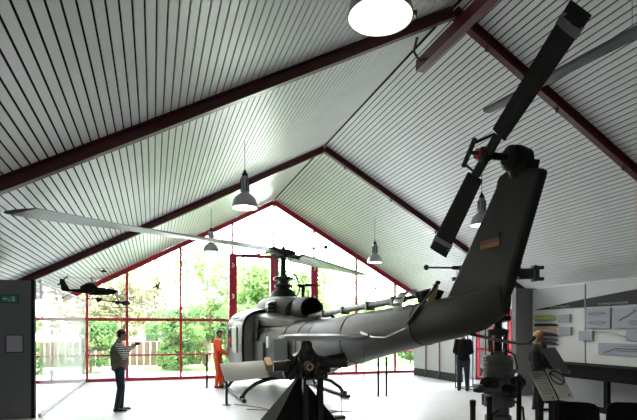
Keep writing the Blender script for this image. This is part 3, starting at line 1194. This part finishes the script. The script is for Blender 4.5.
for k in range(14):
    a = .45 * k
    m.tube(hc + V((.30 * math.cos(a), .22 * math.sin(a), -.16)), hc + V((.20 * math.cos(a + .5), .2 * math.sin(a + .5), .14)), .022, None, 8)
    m.ell(hc + V((.30 * math.cos(a), .22 * math.sin(a), -.16)), (.04, .04, .05), 1)
    m.box(hc + V(((.20 + .03 * (k % 4)) * math.cos(a + .3), .22 * math.sin(a + .3), -.14 + .07 * (k % 5))), (.09, .05, .12), (.4 * k, .3, k))
    m.path([hc + V((.12 * math.cos(a), -.05 + .12 * math.sin(a), -.12)), hc + V((.26 * math.cos(a + .3), .24 * math.sin(a + .3), -.2)), hc + V((.25 * math.cos(a + .8), .22 * math.sin(a + .8), .04))], .013, 6)
m.build('pitch_link', STEELD, ex, smooth=True)

# ------------------------------------------------------------------ gearbox and mast exhibit behind the fin
gx = thing('gearbox_display', 'tall grey helicopter main gearbox with mast and rotor head, standing beneath the tail fin', 'exhibit', (4.62, 5.9, 0))
m = MB()
m.lathe([(.34, 0), (.34, .04), (.2, .06), (.17, .3), (.17, .5)], n=20)
m.build('floor_stand', BLACKM, gx, smooth=True)
m = MB()
m.lathe([(.14, .3), (.18, .34), (.18, .5), (.15, .52), (.15, .62), (.19, .64), (.19, .78), (.16, .80), (.16, .88), (.14, .92), (.14, 1.0), (.19, 1.03), (.215, 1.05), (.215, 1.09), (.195, 1.10), (.195, 1.13), (.21, 1.135), (.21, 1.16), (.195, 1.165), (.195, 1.19), (.21, 1.195), (.21, 1.22), (.195, 1.225), (.195, 1.25), (.21, 1.255), (.21, 1.28), (.18, 1.29), (.17, 1.34), (.12, 1.36), (.10, 1.40)], n=28)
for k in range(10):
    a = 2 * PI * k / 10
    m.box((.195 * math.cos(a), .195 * math.sin(a), .71), (.05, .025, .16), (0, 0, a))
    m.tube((.185 * math.cos(a), .185 * math.sin(a), 1.28), (.185 * math.cos(a), .185 * math.sin(a), 1.32), .014, None, 6)
m.build('gearbox_casing', ALU, gx, smooth=True)
for dx, dy, z, rr in ((-.9, -.45, .94, .12), (.95, -.3, .96, .13), (.1, -1, .86, .09)):
    m = MB()
    m.lathe([(.09, .15), (.1, .25), (rr, .27), (rr, .31), (rr * .6, .32), (rr * .5, .37), (.02, .37)], (0, 0, z), (dx, dy, 0), 18)
    m.build('side_flange', STEELD, gx, smooth=True)
for pts_, r_ in (([(.2, -.1, .7), (.34, -.1, .6), (.36, -.1, .4), (.28, -.1, .25), (.15, -.1, .3)], .018),
                 ([(-.15, -.2, .6), (-.27, -.22, .55), (-.27, -.22, .4), (-.18, -.2, .34)], .015),
                 ([(.22, .05, 1.0), (.33, .0, 1.15), (.28, 0, 1.35), (.1, 0, 1.42)], .014)):
    m = MB()
    m.path(pts_, r_, 8)
    m.build('oil_pipe', BLACKM, gx, smooth=True)
m = MB()
m.bb(-.5, -.12, -.24, -.12, .86, .92)
m.bb(-.5, -.42, -.24, -.12, .86, .97)
m.build('mounting_arm', ALU, gx, bevel=.01)
m = MB()
m.lathe([(.06, 1.25), (.055, 1.6), (.14, 1.63), (.15, 1.70), (.06, 1.73), (.055, 1.8), (.18, 1.83), (.18, 1.9), (.07, 1.93), (.06, 2.0), (.055, 2.5)], n=18)
m.build('mast', STEELD, gx, smooth=True)
for a in (.3, 1.9, 3.4, 4.9):
    m = MB()
    m.tube((.13 * math.cos(a), .13 * math.sin(a), 1.3), (.15 * math.cos(a), .15 * math.sin(a), 1.66), .017)
    m.tube((.19 * math.cos(a), .19 * math.sin(a), 1.86), (.16 * math.cos(a + .2), .16 * math.sin(a + .2), 2.42), .015)
    m.ell((.19 * math.cos(a), .19 * math.sin(a), 1.86), (.035, .035, .045), 1)
    m.build('control_rod', BLACKM, gx, smooth=True)
m = MB()
m.lathe([(.1, 2.4), (.13, 2.42), (.13, 2.56), (.07, 2.6)], n=16)
m.build('rotor_head', STEELD, gx, smooth=True)
for d in (V((.97, -.25, .04)), V((-.97, .25, .02)), V((.25, .97, 0)), V((-.25, -.97, 0))):
    m = MB()
    c = V((0, 0, 2.48))
    d.normalize()
    sd = d.cross(V((0, 0, 1))).normalized()
    for z in (-.055, .055):
        m.tube(c + V((0, 0, z)) + d * .08, c + V((0, 0, z)) + d * .52, .026, .022, 8)
    m.box(c + d * .34, (.34, .05, .10), Matrix((d, sd, d.cross(sd) * -1)).transposed())
    m.box(c + d * .55, (.06, .1, .2), Matrix((d, sd, V((0, 0, 1)))).transposed())
    for z in (-.08, .08):
        m.tube(c + d * .53 + V((0, 0, z)) - sd * .05, c + d * .53 + V((0, 0, z)) + sd * .05, .035, None, 10)
        m.tube(c + d * .53 + V((0, 0, z)), c + d * .66 + V((0, 0, z)), .028, None, 10)
    m.build('blade_arm', STEELD, gx, smooth=True)

# ------------------------------------------------------------------ barrier posts
posts = [
    (1.50, 14.94, .98, 'black barrier post standing beside the orange mannequin'),
    (1.58, 11.4, .72, 'short black post beneath the tip of the pale cut blade'),
    (5.50, 11.72, 1.0, 'left one of two black barrier posts beneath the tail boom'),
    (5.72, 11.70, 1.0, 'right one of two black barrier posts beneath the tail boom'),
    (3.32, 4.66, .93, 'black barrier post just left of the gearbox exhibit'),
    (3.58, 4.72, .95, 'black barrier post in front of the gearbox exhibit'),
    (4.22, 5.0, 1.08, 'black barrier post between the gearbox exhibit and the reading boards'),
]
p0 = None
for i, (x, y, h, lb) in enumerate(posts):
    t = thing('barrier_post', lb, 'post', (x, y, 0), 0, 'black barrier posts')
    m = MB()
    m.lathe([(.11, 0), (.11, .012), (.03, .02)], n=16)
    m.build('foot', BLACKM, t, smooth=True)
    m = MB()
    m.lathe([(.03, .015), (.03, h - .06), (.034, h - .05), (.034, h), (.012, h + .01)], n=12)
    m.build('pole', BLACK, t, smooth=True)

# ------------------------------------------------------------------ reading boards
def board(name, label, loc, rz, w, h, tilt, zc, posts_x, mats=BEIGE):
    t = thing(name, label, 'sign', loc, rz, 'tilted reading boards')
    R = Euler((tilt, 0, 0)).to_matrix()
    m = MB()
    m.box((0, 0, zc), (w, .015, h), R)
    b = m.build('panel', mats, t, bevel=.003)
    for x in posts_x:
        m = MB()
        m.bb(x - .03, x + .03, .03, .09, 0, zc - .03)
        m.build('leg', BLACK, t)
    return t, b, R


BT = -.62
t, b, R = board('reading_board', 'cream reading board on a black post, left of the prohibition sign', (4.00, 4.36, 0), 0, .19, .36, BT, 1.10, (.0,))
m = MB()
for k in range(9):
    m.box(R @ V((0, -.009, .14 - k * .03)) + V((0, 0, 1.10)), (.15, .002, .006), R)
m.build('print', GREYW, b)
m = MB()
m.box(R @ V((.04, -.009, -.15)) + V((0, 0, 1.10)), (.02, .002, .02), R)
m.build('pictogram', INK, b)
t, b, R = board('prohibition_sign', 'cream board with a black crossed-out circle, beside the plain reading board', (4.215, 4.36, 0), 0, .19, .36, BT, 1.115, (.0,))
m = MB()
m.path([R @ V((.085 * math.cos(a), -.010, .07 + .085 * math.sin(a))) + V((0, 0, 1.115)) for a in [2 * PI * q / 28 for q in range(30)]], .009, 6, cap=False)
m.box(R @ V((0, -.010, .07)) + V((0, 0, 1.115)), (.165, .004, .014), R @ Euler((0, .75, 0)).to_matrix())
m.build('crossed_circle', INK, b)
m = MB()
m.box(R @ V((.04, -.009, -.15)) + V((0, 0, 1.115)), (.02, .002, .02), R)
m.build('pictogram', INK, b)
t, b, R = board('text_board', 'grey tilted board standing behind the prohibition sign', (5.06, 5.3, 0), 0, .24, .42, -.7, 1.30, (0,), GREYW)

# ------------------------------------------------------------------ display ledge and wall exhibits on the right
X = 9.3
LB = mat('matt_black_ledge', (.004, .004, .005), .85, spec=.12)
lg = thing('display_ledge', 'long black ledge with grey infill running under the white wall panels', 'display ledge', (8.98, 6.6, 0))
m = MB(); m.bb(-.34, .34, -3.4, 2.85, .91, .95); m.build('top', LB, lg)
m = MB(); m.bb(-.32, -.24, -3.38, 2.83, .66, .91); m.build('apron', LB, lg)
for y in (-3.2, -1.9, -.35, 1.15, 2.75):
    m = MB(); m.bb(-.32, -.24, y - .05, y + .05, 0, .66); m.build('leg', LB, lg)
m = MB(); m.bb(-.30, -.26, -3.38, 2.83, 0.0, .12); m.build('plinth', LB, lg)
m = MB(); m.bb(.2, .24, -3.38, 2.83, .0, .91); m.build('back_panel', GREYL, lg)


def wallbox(name, label, y0, y1, z0, z1, dep=.06, material=BOARD, cat='info panel', group=None):
    m = MB()
    m.bb(9.36 - dep, 9.355, y0, y1, z0, z1)
    o = m.build(name, material, bevel=.004)
    return tag(o, label, cat, group)


# wedge banner in two lengths
for y0, y1, z0a, za, zb, lb in ((8.95, 10.5, 2.21, 2.215, 2.405, 'black wedge banner tapering left on the white wall, farther half'),
                                (7.12, 8.88, 2.22, 2.41, 2.58, 'black wedge banner on the white wall, taller nearer half')):
    m = MB()
    m.prism([(9.352, y1, z0a), (9.352, y0, z0a + .01), (9.352, y0, zb), (9.352, y1, za)], (-.012, 0, 0))
    bn = m.build('wall_banner', BLACK)
    tag(bn, lb, 'banner', 'black wedge banners')
    LT = mat('banner_lettering', (.35, .35, .34), .6)
    if y0 > 8.9:
        text('DAS ROTORBLATT', 'banner_text', LT, .075, (9.338, 10.0, 2.235), (PI / 2, 0, -PI / 2), bn, 'LEFT', .001)
    else:
        text('ROTOR BLATTGEOMETRIE', 'banner_text', LT, .062, (9.338, 8.55, 2.25), (PI / 2, 0, -PI / 2), bn, 'LEFT', .001)

pa = wallbox('info_panel', 'large blue-grey panel with two rotor blade drawings, left of the seam-side pair', 8.22, 8.86, 1.74, 2.18)
m = MB()
for zc in (2.06, 1.86):
    for s in (-1, 1):
        m.path([(9.295, 8.76 - .44 * t, zc + s * .035 * math.sin(PI * t) ** .8) for t in [i / 12 for i in range(13)]], .004, 4)
    m.bb(9.294, 9.299, 8.3, 8.8, zc - .003, zc + .003)
m.build('drawing', INK, pa)
pb = wallbox('info_panel', 'large blue-grey panel with a slanted line drawing near the right picture edge', 7.25, 8.14, 1.74, 2.17)
m = MB()
m.path([(9.295, 8.0, 1.88), (9.295, 7.9, 1.95), (9.295, 7.8, 1.98), (9.295, 7.62, 2.10)], .007, 5)
m.tube((9.295, 7.66, 2.12), (9.295, 7.58, 2.08), .008)
for k in range(5):
    m.bb(9.294, 9.299, 7.5, 7.75, 1.80 + k * .022, 1.806 + k * .022)
m.build('drawing', INK, pb)
small = [(9.32, 9.66, 1.88, 2.07, 'small square blue-grey panel, upper of two beside the blade tips'),
         (9.28, 9.64, 1.58, 1.77, 'small square blue-grey panel, lower of two beside the blade tips'),
         (8.68, 9.06, 1.46, 1.68, 'small blue-grey panel on the wall seam beside the curved pale strip'),
         (7.2, 7.85, 1.48, 1.70, 'blue-grey panel at the picture edge under the slanted line drawing')]
for y0, y1, z0, z1, lb in small:
    s_ = wallbox('caption_panel', lb, y0, y1, z0, z1, .05, group='small caption panels')
    m = MB()
    for k in range(5):
        m.bb(9.305, 9.309, y0 + .04, y1 - .04, z0 + .03 + k * .03, z0 + .034 + k * .03)
    m.build('print', GREYL, s_)
pc = wallbox('diagram_panel', 'wide low panel with a long aircraft side drawing above the black ledge', 7.1, 8.55, 1.16, 1.42, .02)
m = MB()
m.path([(9.335, 8.4, 1.20), (9.335, 8.25, 1.25), (9.335, 8.1, 1.31), (9.335, 7.2, 1.30)], .008, 5)
m.path([(9.335, 8.1, 1.26), (9.335, 7.2, 1.26)], .006, 5)
m.path([(9.335, 8.0, 1.36), (9.335, 7.6, 1.36)], .004, 5)
m.build('drawing', INK, pc)
m = MB()
m.path([(9.30, 8.68, 1.69), (9.28, 8.4, 1.69), (9.28, 8.1, 1.64), (9.30, 7.85, 1.56)], .024, 8, fl=.5)
tag(m.build('curved_strip', BEIGE, smooth=True), 'slim pale curved blade strip mounted on the wall between the panels', 'blade strip')
GB = mat('olive_green_blade', (.22, .27, .07), .5)
bl = [(2.0, .05, GB, 'olive-green rotor blade tip on the wall, topmost of the stack'),
      (1.83, .028, OLIVED, 'dark rotor blade tip on the wall, just under the olive-green one'),
      (1.70, .028, TAN, 'thin brownish rotor blade tip, third of the stack on the wall'),
      (1.585, .028, OLIVED, 'dark rotor blade tip, fourth of the stack on the wall'),
      (1.475, .026, STEELD, 'dark rotor blade tip, fifth of the stack on the wall'),
      (1.365, .03, BLACKM, 'black rotor blade tip, lowest of the stack on the wall')]
for i, (z, r_, mt, lb) in enumerate(bl):
    m = MB()
    y1 = 9.74 - (.0 if i else -.06)
    m.path([(9.32, 10.45, z), (9.32, 9.9, z), (9.32, y1 + .02, z - .01), (9.32, y1 - .08, z - .02)], [r_ * 1.3, r_ * 1.3, r_ * 1.1, r_ * .2], 10, fl=1.0)
    tag(m.build('blade_sample', mt, smooth=True), lb, 'blade sample', 'rotor blade tips on the wall')

# framed display case along the far right wall
t = thing('display_case', 'pale grey display partition on a black base standing behind the man in black', 'display case', (9.45, 14.9, 0))
m = MB(); m.bb(-.1, .1, -.95, 1.9, .28, 2.2); m.build('body', GREYL, t)
m = MB(); m.bb(-.1, .12, -.95, 1.9, 0.0, .28); m.build('plinth', BLACK, t)
m = MB()
for y in (-.9, .1, 1.0):
    m.bb(-.13, -.1, y - .015, y + .015, .1, 2.2)
m.build('frame_bar', mat('brown_frame', (.16, .06, .05), .5), t)
t = thing('glass_showcase', 'slim empty glass showcase with thin dark edges beside the man in black', 'showcase', (8.75, 12.4, 0))
m = MB()
for x in (-.3, .3):
    for y in (-.3, .3):
        m.bb(x - .012, x + .012, y - .012, y + .012, 0, 2.0)
for z in (.02, 1.98):
    for s in (-.3, .3):
        m.bb(-.3, .3, s - .012, s + .012, z - .012, z + .012)
        m.bb(s - .012, s + .012, -.3, .3, z - .012, z + .012)
m.build('frame', BLACKM, t)
m = MB()
m._add([(-.3, -.3, 0), (.3, -.3, 0), (.3, -.3, 2), (-.3, -.3, 2)], [(0, 1, 2, 3)])
m._add([(-.3, .3, 0), (-.3, -.3, 0), (-.3, -.3, 2), (-.3, .3, 2)], [(0, 1, 2, 3)])
m.build('glass_side', GLASS, t)

# black chairs at the lower right
def chair(label, loc, rz):
    t = thing('chair', label, 'chair', loc, rz, 'black chairs by the ledge')
    m = MB(); m.rings([sect(-.03, .26, .42, .85, 20, .45), sect(.03, .26, .42, .85, 20, .45)]); m.build('backrest', JACKD, t, smooth=True, bevel=.01)
    m = MB(); m.bb(-.25, .25, .02, .5, .42, .48); m.build('seat', JACKD, t, bevel=.02)
    for x in (-.22, .22):
        for y in (0, .46):
            m = MB(); m.tube((x, y, 0), (x, y, .55 if y == 0 else .43), .014); m.build('leg', BLACKM, t)
    return t


chair('black chair at the bottom right corner of the picture', (5.33, 4.42, 0), -.75)
chair('black chair partly hidden between the reading boards and the corner chair', (4.74, 4.66, 0), -.6)

# ------------------------------------------------------------------ signs on the entrance wall
t = thing('exit_sign', 'small green emergency exit sign on the grey wall', 'sign', (-2.62, 10.85, 2.29))
m = MB(); m.bb(-.19, .19, -.02, 0, -.075, .075); m.build('frame', BLACK, t)
m = MB(); m.bb(-.10, .18, -.025, -.02, -.065, .065); m.build('green_field', GREEN, t)
m = MB(); m.bb(-.18, -.11, -.025, -.02, -.065, .065); m.build('grey_field', GREYW, t)
m = MB()
m.bb(.08, .13, -.028, -.025, -.05, .05)
m.prism([(-.08, -.028, 0), (-.03, -.028, .04), (-.03, -.028, .015), (.01, -.028, .015), (.01, -.028, -.015), (-.03, -.028, -.015), (-.03, -.028, -.04)], (0, .002, 0))
m.tube((.05, -.027, .035), (.05, -.027, .036), .012)
m.path([(.05, -.027, .02), (.045, -.027, -.01), (.06, -.027, -.045)], .007, 5)
m.path([(.045, -.027, -.01), (.025, -.027, -.03), (.03, -.027, -.05)], .006, 5)
m.build('symbol', mat('dull_sign_white', (.4, .5, .45), .5), t)
t = thing('framed_notice', 'small framed notice hanging below the exit sign', 'notice', (-2.5, 10.85, 1.44))
m = MB()
m.bb(-.15, .15, -.015, 0, -.17, -.155); m.bb(-.15, .15, -.015, 0, .155, .17); m.bb(-.15, -.135, -.015, 0, -.17, .17); m.bb(.135, .15, -.015, 0, -.17, .17)
m.build('frame', BLACKM, t)
m = MB(); m.bb(-.135, .135, -.008, 0, -.155, .155); m.build('sheet', mat('grey_sheet', (.38, .37, .42), .5), t)

# ------------------------------------------------------------------ hanging model helicopters
def wires(pts, parent):
    for p, top in pts:
        m = MB()
        m.tube(p, (p[0], p[1], top), .0015, None, 4)
        m.build('suspension_wire', BLACKM, parent)


mg = thing('model_helicopter', 'dark model gunship helicopter hanging above the glass partition', 'model helicopter', (-1.18, 10.9, 2.47), -.25)
mg.scale = (.88, .88, .88)
m = MB()
# nose towards +x
def sx(x, w, z0, z1, n=16, e=.8):
    cz, h = (z0 + z1) / 2, (z1 - z0) / 2
    return [V((x, w * math.copysign(abs(math.cos(t)) ** e, math.cos(t)), cz + h * math.copysign(abs(math.sin(t)) ** e, math.sin(t)))) for t in [2 * PI * q / n for q in range(n)]]


m.rings([sx(.60, .01, -.01, .01), sx(.52, .04, -.06, .05), (sx(.40, .055, -.08, .07)), sx(.2, .06, -.09, .09), sx(.0, .07, -.08, .09), sx(-.15, .05, -.04, .06), sx(-.5, .022, 0, .045), sx(-.62, .02, .01, .05)])
m.build('fuselage', BLACK, mg, smooth=True)
m = MB(); m.rings([sx(.16, .03, .06, .09), sx(.08, .05, .06, .19), sx(-.05, .06, .05, .21), sx(-.22, .04, .05, .12)]); m.build('engine_housing', BLACK, mg, smooth=True)
m = MB(); m.prism([(-.46, -.01, .04), (-.60, -.01, .28), (-.68, -.01, .28), (-.64, -.01, .02)], (0, .02, 0)); m.build('tail_fin', BLACK, mg)
m = MB(); m.tube((.02, 0, .2), (.02, 0, .30), .008); m.box((.02, 0, .30), (.08, .02, .012)); m.build('mast', BLACKM, mg)
m = MB(); m.box((-.32, .0, .305), (.68, .03, .006), (0, 0, .35)); m.build('rotor_blade', BLADE, mg)
m = MB(); m.box((.36, 0, .30), (.68, .03, .006), (0, 0, .35)); m.build('rotor_blade', BLADE, mg)
m = MB(); m.box((-.60, -.03, .24), (.03, .006, .30), (0, .8, 0)); m.build('tail_rotor', BLACK, mg)
m = MB(); m.tube((-.3, -.1, .0), (-.55, -.1, -.14), .008); m.ell((-.56, -.1, -.145), (.03, .02, .02), 1); m.build('tail_antenna', BLACK, mg)
m = MB(); m.box((.05, 0, -.02), (.12, .36, .015)); m.build('stub_wing', BLACK, mg)
for s in (-1, 1):
    m = MB(); m.tube((.3, s * .09, -.17), (-.1, s * .09, -.17), .008); m.tube((.2, s * .05, -.06), (.2, s * .09, -.17), .006); m.tube((0, s * .05, -.06), (0, s * .09, -.17), .006); m.build('skid', BLACK, mg)
wires([((.02, 0, .30), 0.9), ((-.5, 0, .05), .70)], mg)

sm_ = thing('model_helicopter', 'small spindly model helicopter hanging below the dark gunship model', 'model helicopter', (-.72, 11.25, 2.27), .2)
m = MB(); m.ell((.18, 0, 0), (.09, .05, .06), 2); m.build('cockpit', WINDG, sm_, smooth=True)
m = MB(); m.path([(.1, 0, 0), (-.1, 0, .02), (-.35, 0, .05)], [.025, .015, .008], 6); m.ell((.02, 0, .01), (.06, .04, .05), 1); m.build('frame', BLACKM, sm_, smooth=True)
m = MB(); m.tube((.02, 0, .03), (.02, 0, .12), .006); m.build('mast', BLACKM, sm_)
m = MB(); m.box((.02, 0, .12), (.7, .02, .004), (0, 0, -.3)); m.build('rotor', BLADE, sm_)
m = MB(); m.tube((.25, .06, -.1), (-.1, .06, -.1), .006); m.tube((.25, -.06, -.1), (-.1, -.06, -.1), .006)
for x in (.05, .18):
    m.tube((x, .06, -.1), (x, 0, -.03), .005); m.tube((x, -.06, -.1), (x, 0, -.03), .005)
m.build('skid', BLACKM, sm_)
m = MB(); m.lathe([(.05, 0), (.05, .005)], (-.35, -.01, .05), (0, -1, 0), 12); m.build('tail_rotor', BLACKM, sm_)
wires([((.02, 0, .12), 1.12)], sm_)

tn = thing('model_drone', 'tiny dark model aircraft hanging high by the left shaded roof beam', 'model aircraft', (-.98, 11.35, 2.93), .4)
m = MB(); m.ell((0, 0, 0), (.07, .03, .03), 1); m.build('fuselage', BLACK, tn, smooth=True)
m = MB(); m.box((0, 0, .06), (.03, .42, .006), (0, 0, .9)); m.tube((0, 0, 0), (0, 0, .07), .005); m.tube((-.05, 0, 0), (-.16, 0, .03), .006); m.build('rotor', BLACKM, tn)
wires([((0, 0, .06), .4)], tn)

# bird silhouettes stuck on the glass
def bird(label, x, z, s, a):
    m = MB()
    pts = [(0.0, .5), (.08, .15), (.45, .42), (.62, .35), (.25, -.02), (.12, -.12), (.30, -.5), (.02, -.28), (-.2, -.45), (-.1, -.1), (-.35, .05), (-.62, -.08), (-.5, .15), (-.12, .2)]
    c, sn = math.cos(a), math.sin(a)
    m.prism([(x + s * (c * u - sn * v), GY + .012, z + s * (sn * u + c * v)) for u, v in pts], (0, -.003, 0))
    tag(m.build('bird_sticker', BLACK), label, 'window sticker', 'bird silhouettes on the gable glass')


bird('black bird silhouette on the left part of the gable glass', .14, 3.19, .26, .5)
bird('black bird silhouette on the gable glass above the tail boom', 8.28, 3.32, .24, -.2)

# loose cables: hanging from the elevator and lying on the floor
def cable(label, pts, r=.006, material=BLACKM):
    m = MB()
    # smooth the polyline
    P_ = [V(p) for p in pts]
    out = []
    for i in range(len(P_) - 1):
        a, b, c, d = P_[max(i - 1, 0)], P_[i], P_[i + 1], P_[min(i + 2, len(P_) - 1)]
        for q in range(6):
            t = q / 6
            out.append(.5 * ((2 * b) + (c - a) * t + (2 * a - 5 * b + 4 * c - d) * t * t + (3 * b - a - 3 * c + d) * t ** 3))
    out.append(P_[-1])
    m.path(out, r, 6)
    return tag(m.build('cable', material, smooth=True), label, 'cable', 'loose cables')


cable('thin cable hanging straight down from the elevator trailing edge', [(2.80, 7.35, 1.56), (2.8, 7.33, 1.0), (2.8, 7.3, .3), (2.75, 7.1, .01), (2.5, 6.9, .008)], .005)
cable('thin cable hanging from the boom beside the elevator root, curving to the floor', [(3.02, 6.95, 1.56), (3.0, 6.9, 1.0), (2.95, 6.85, .5), (2.85, 6.6, .05), (2.7, 6.4, .008)], .005)
BRN = mat('brown_cable', (.12, .07, .04), .6)
cable('brown cable looping on the floor under the helicopter belly', [(1.75, 11.4, .008), (2.2, 10.8, .008), (2.5, 9.9, .008), (2.9, 9.5, .008), (3.4, 9.9, .008), (3.9, 9.6, .008)], .01, BRN)
cable('black cable on the floor right of the pyramid stand', [(2.75, 8.9, .008), (3.1, 8.9, .008), (3.4, 9.15, .008), (3.35, 9.5, .008), (3.7, 9.8, .008)], .01)
cable('black cable crossing the floor left of the pyramid stand', [(1.9, 10.6, .008), (2.3, 10.3, .008), (2.2, 9.6, .008), (2.6, 9.2, .008), (2.6, 8.6, .008)], .008)
m = MB(); m.bb(3.3, 3.48, 8.86, 9.0, 0, .07)
tag(m.build('floor_block', BLACK, bevel=.015), 'small black block on the floor right of the pyramid stand', 'block')

# ------------------------------------------------------------------ garden outside
def leaf_mat(name, c1, c2):
    m = bpy.data.materials.new(name)
    m.use_nodes = True
    n, l = m.node_tree.nodes, m.node_tree.links
    p = n['Principled BSDF']
    out = [x for x in n if x.type == 'OUTPUT_MATERIAL'][0]
    tc = n.new('ShaderNodeTexCoord'); ns = n.new('ShaderNodeTexNoise'); ns.inputs['Scale'].default_value = 1.3
    cr = n.new('ShaderNodeValToRGB')
    cr.color_ramp.elements[0].position = .35; cr.color_ramp.elements[1].position = .65
    cr.color_ramp.elements[0].color = (*c1, 1); cr.color_ramp.elements[1].color = (*c2, 1)
    l.new(tc.outputs['Object'], ns.inputs['Vector']); l.new(ns.outputs[0], cr.inputs[0]); l.new(cr.outputs[0], p.inputs['Base Color'])
    p.inputs['Roughness'].default_value = .7
    tr = n.new('ShaderNodeBsdfTranslucent'); l.new(cr.outputs[0], tr.inputs[0])
    mx = n.new('ShaderNodeMixShader'); mx.inputs[0].default_value = .5
    l.new(p.outputs[0], mx.inputs[1]); l.new(tr.outputs[0], mx.inputs[2]); l.new(mx.outputs[0], out.inputs[0])
    return m


LG = leaf_mat('fresh_green_leaves', (.10, .19, .05), (.24, .33, .12))
LO = leaf_mat('olive_brown_leaves', (.15, .14, .07), (.30, .28, .16))
LD = leaf_mat('mid_green_leaves', (.07, .15, .045), (.18, .28, .09))
BARK = mat('tree_bark', (.20, .15, .11), .9, var=.3)


def foliage_mesh(rx, ry, rz, n, size, lumps=14):
    m = MB()
    cl = [V((random.uniform(-1, 1) * rx * .65, random.uniform(-1, 1) * ry * .65, random.uniform(-.7, .75) * rz)) for _ in range(lumps)]
    vs, fs = [], []
    for i in range(n):
        c = random.choice(cl)
        d = V((random.gauss(0, 1), random.gauss(0, 1), random.gauss(0, 1))).normalized() * random.uniform(.55, 1) ** .5
        p = c + V((d.x * rx * .42, d.y * ry * .42, d.z * rz * .36))
        a = V((random.gauss(0, 1), random.gauss(0, 1), random.gauss(0, 1))).normalized()
        b = a.cross(V((random.gauss(0, 1), random.gauss(0, 1), random.gauss(0, 1)))).normalized()
        s = size * random.uniform(.6, 1.3)
        k = len(vs)
        vs += [p - a * s, p - b * s * .5, p + a * s, p + b * s * .5]
        fs.append((k, k + 1, k + 2, k + 3))
    m._add(vs, fs)
    return m


def tree(label, x, y, h, rx, rz, lm, n=2600, size=.13, name='tree'):
    n, size = int(n * 1.8), size * 1.25
    t = thing(name, label, name, (x, y, -.1), 0, 'trees beyond the gable glass' if name == 'tree' else 'shrubs beyond the gable glass')
    zc = h - rz
    f_ = foliage_mesh(rx, rx, rz, n, size).build('crown' if name == 'tree' else 'foliage', lm, t, loc=(0, 0, zc))
    m = MB()
    zb = max(zc, .3)
    m.path([(0, 0, 0), (.08, 0, zb * .5), (0, .1, zb)], [.16 if name == 'tree' else .05, .12 if name == 'tree' else .04, .06 if name == 'tree' else .02], 8)
    for k in range(4):
        a = k * 1.7
        m.path([(0, .05, zb * .75), (rx * .4 * math.cos(a), rx * .4 * math.sin(a), zb + rz * .2)], [.05, .02], 6)
    m.build('trunk' if name == 'tree' else 'stem', BARK, t, smooth=True)
    return t


tree('olive-brown broad tree behind the left gable panes, spreading crown', -1.6, 29, 7.0, 3.6, 3.1, LO, 3600, .12)
tree('leafy green tree behind the glass just left of the red portal', 3.0, 29, 6.5, 2.3, 3.1, LG, 3000, .12)
tree('green tree seen through the door-like red portal above the cabin', 9.1, 29, 6.0, 2.0, 2.9, LG, 3000, .12)
tree('broad green tree centred in the left opening of the red portal', 6.6, 33.5, 7.0, 2.6, 3.4, LG, 3400, .13)
tree('green tree visible behind the glass partition on the left', -8.6, 29, 5.2, 2.8, 2.5, LG, 3000, .12)
tree('distant pale green tree behind the tail boom top', 15.2, 32, 4.6, 2.8, 2.2, LG, 2400, .14)
tree('green tree standing outside the red side door', 16.5, 20.5, 5.0, 2.2, 2.6, LD, 2600, .13)
tree('round green shrub behind the left panes, left of the mannequin', .9, 23.6, 2.9, 1.4, 1.45, LD, 3000, .08, 'shrub')
tree('green shrub beside the red post, right of the mannequin', 3.9, 23.3, 3.0, 1.3, 1.5, LD, 2600, .08, 'shrub')
tree('low shrub behind the lower left panes near the brown fence', -2.5, 22.9, 2.3, 1.2, 1.1, LD, 2400, .08, 'shrub')
tree('dense shrub seen through the glass partition', -5.6, 23, 2.4, 1.4, 1.2, LD, 2600, .08, 'shrub')
tree('bright green shrub visible over the tail boom', 10.3, 24, 3.3, 1.3, 1.5, LG, 2600, .08, 'shrub')
tree('shrub behind the right portal post', 7.0, 23.4, 3.3, 1.3, 1.6, LG, 2600, .08, 'shrub')
tree('wide low shrub glimpsed under the tail boom', 13.7, 25, 1.9, 1.8, .9, LD, 2400, .08, 'shrub')

# brown fence, house, pale blue basin outside
fn = thing('garden_fence', 'brown wooden garden fence behind the left gable panes', 'fence', (-1, 25.2, -.1))
m = MB()
for k in range(26):
    m.bb(-4.2 + k * .3, -4.2 + k * .3 + .26, -.02, .02, .1, 1.25)
WOOD = mat('brown_fence_wood', (.13, .085, .05), .8, var=.2)
m.build('boards', WOOD, fn)
for k in range(5):
    m = MB(); m.bb(-4.2 + k * 1.9, -4.08 + k * 1.9, .02, .14, 0, 1.35); m.build('post', WOOD, fn)
hs = thing('house', 'pale house with a low gabled roof beyond the garden', 'house', (-1.4, 38, -.1))
m = MB(); m.bb(-3, 3, 0, 5, 0, 2.9); m.build('wall', WHITE, hs)
m = MB(); m.prism([(-3.5, -.3, 2.8), (0, -.3, 4.2), (3.5, -.3, 2.8)], (0, 5.6, 0)); m.build('roof', GREYL, hs)
for x in (-1.8, .9):
    m = MB(); m.bb(x, x + .9, -.03, .0, 1.0, 2.1); m.build('window', WINDG, hs)
ps = thing('garden_basin', 'low pale blue basin on the paving outside, behind the man with the camera', 'basin', (-1.15, 19.6, -.08))
m = MB(); m.rings([sect(-.5, .62, .0, .40, 20, .6), sect(.5, .62, 0, .40, 20, .6)]); m.build('shell', mat('pale_blue_plastic', (.3, .5, .7), .4), ps, smooth=True)
m = MB(); m.bb(-.66, .66, -.55, .55, .38, .42); m.build('rim', WSIGN, ps, bevel=.01)
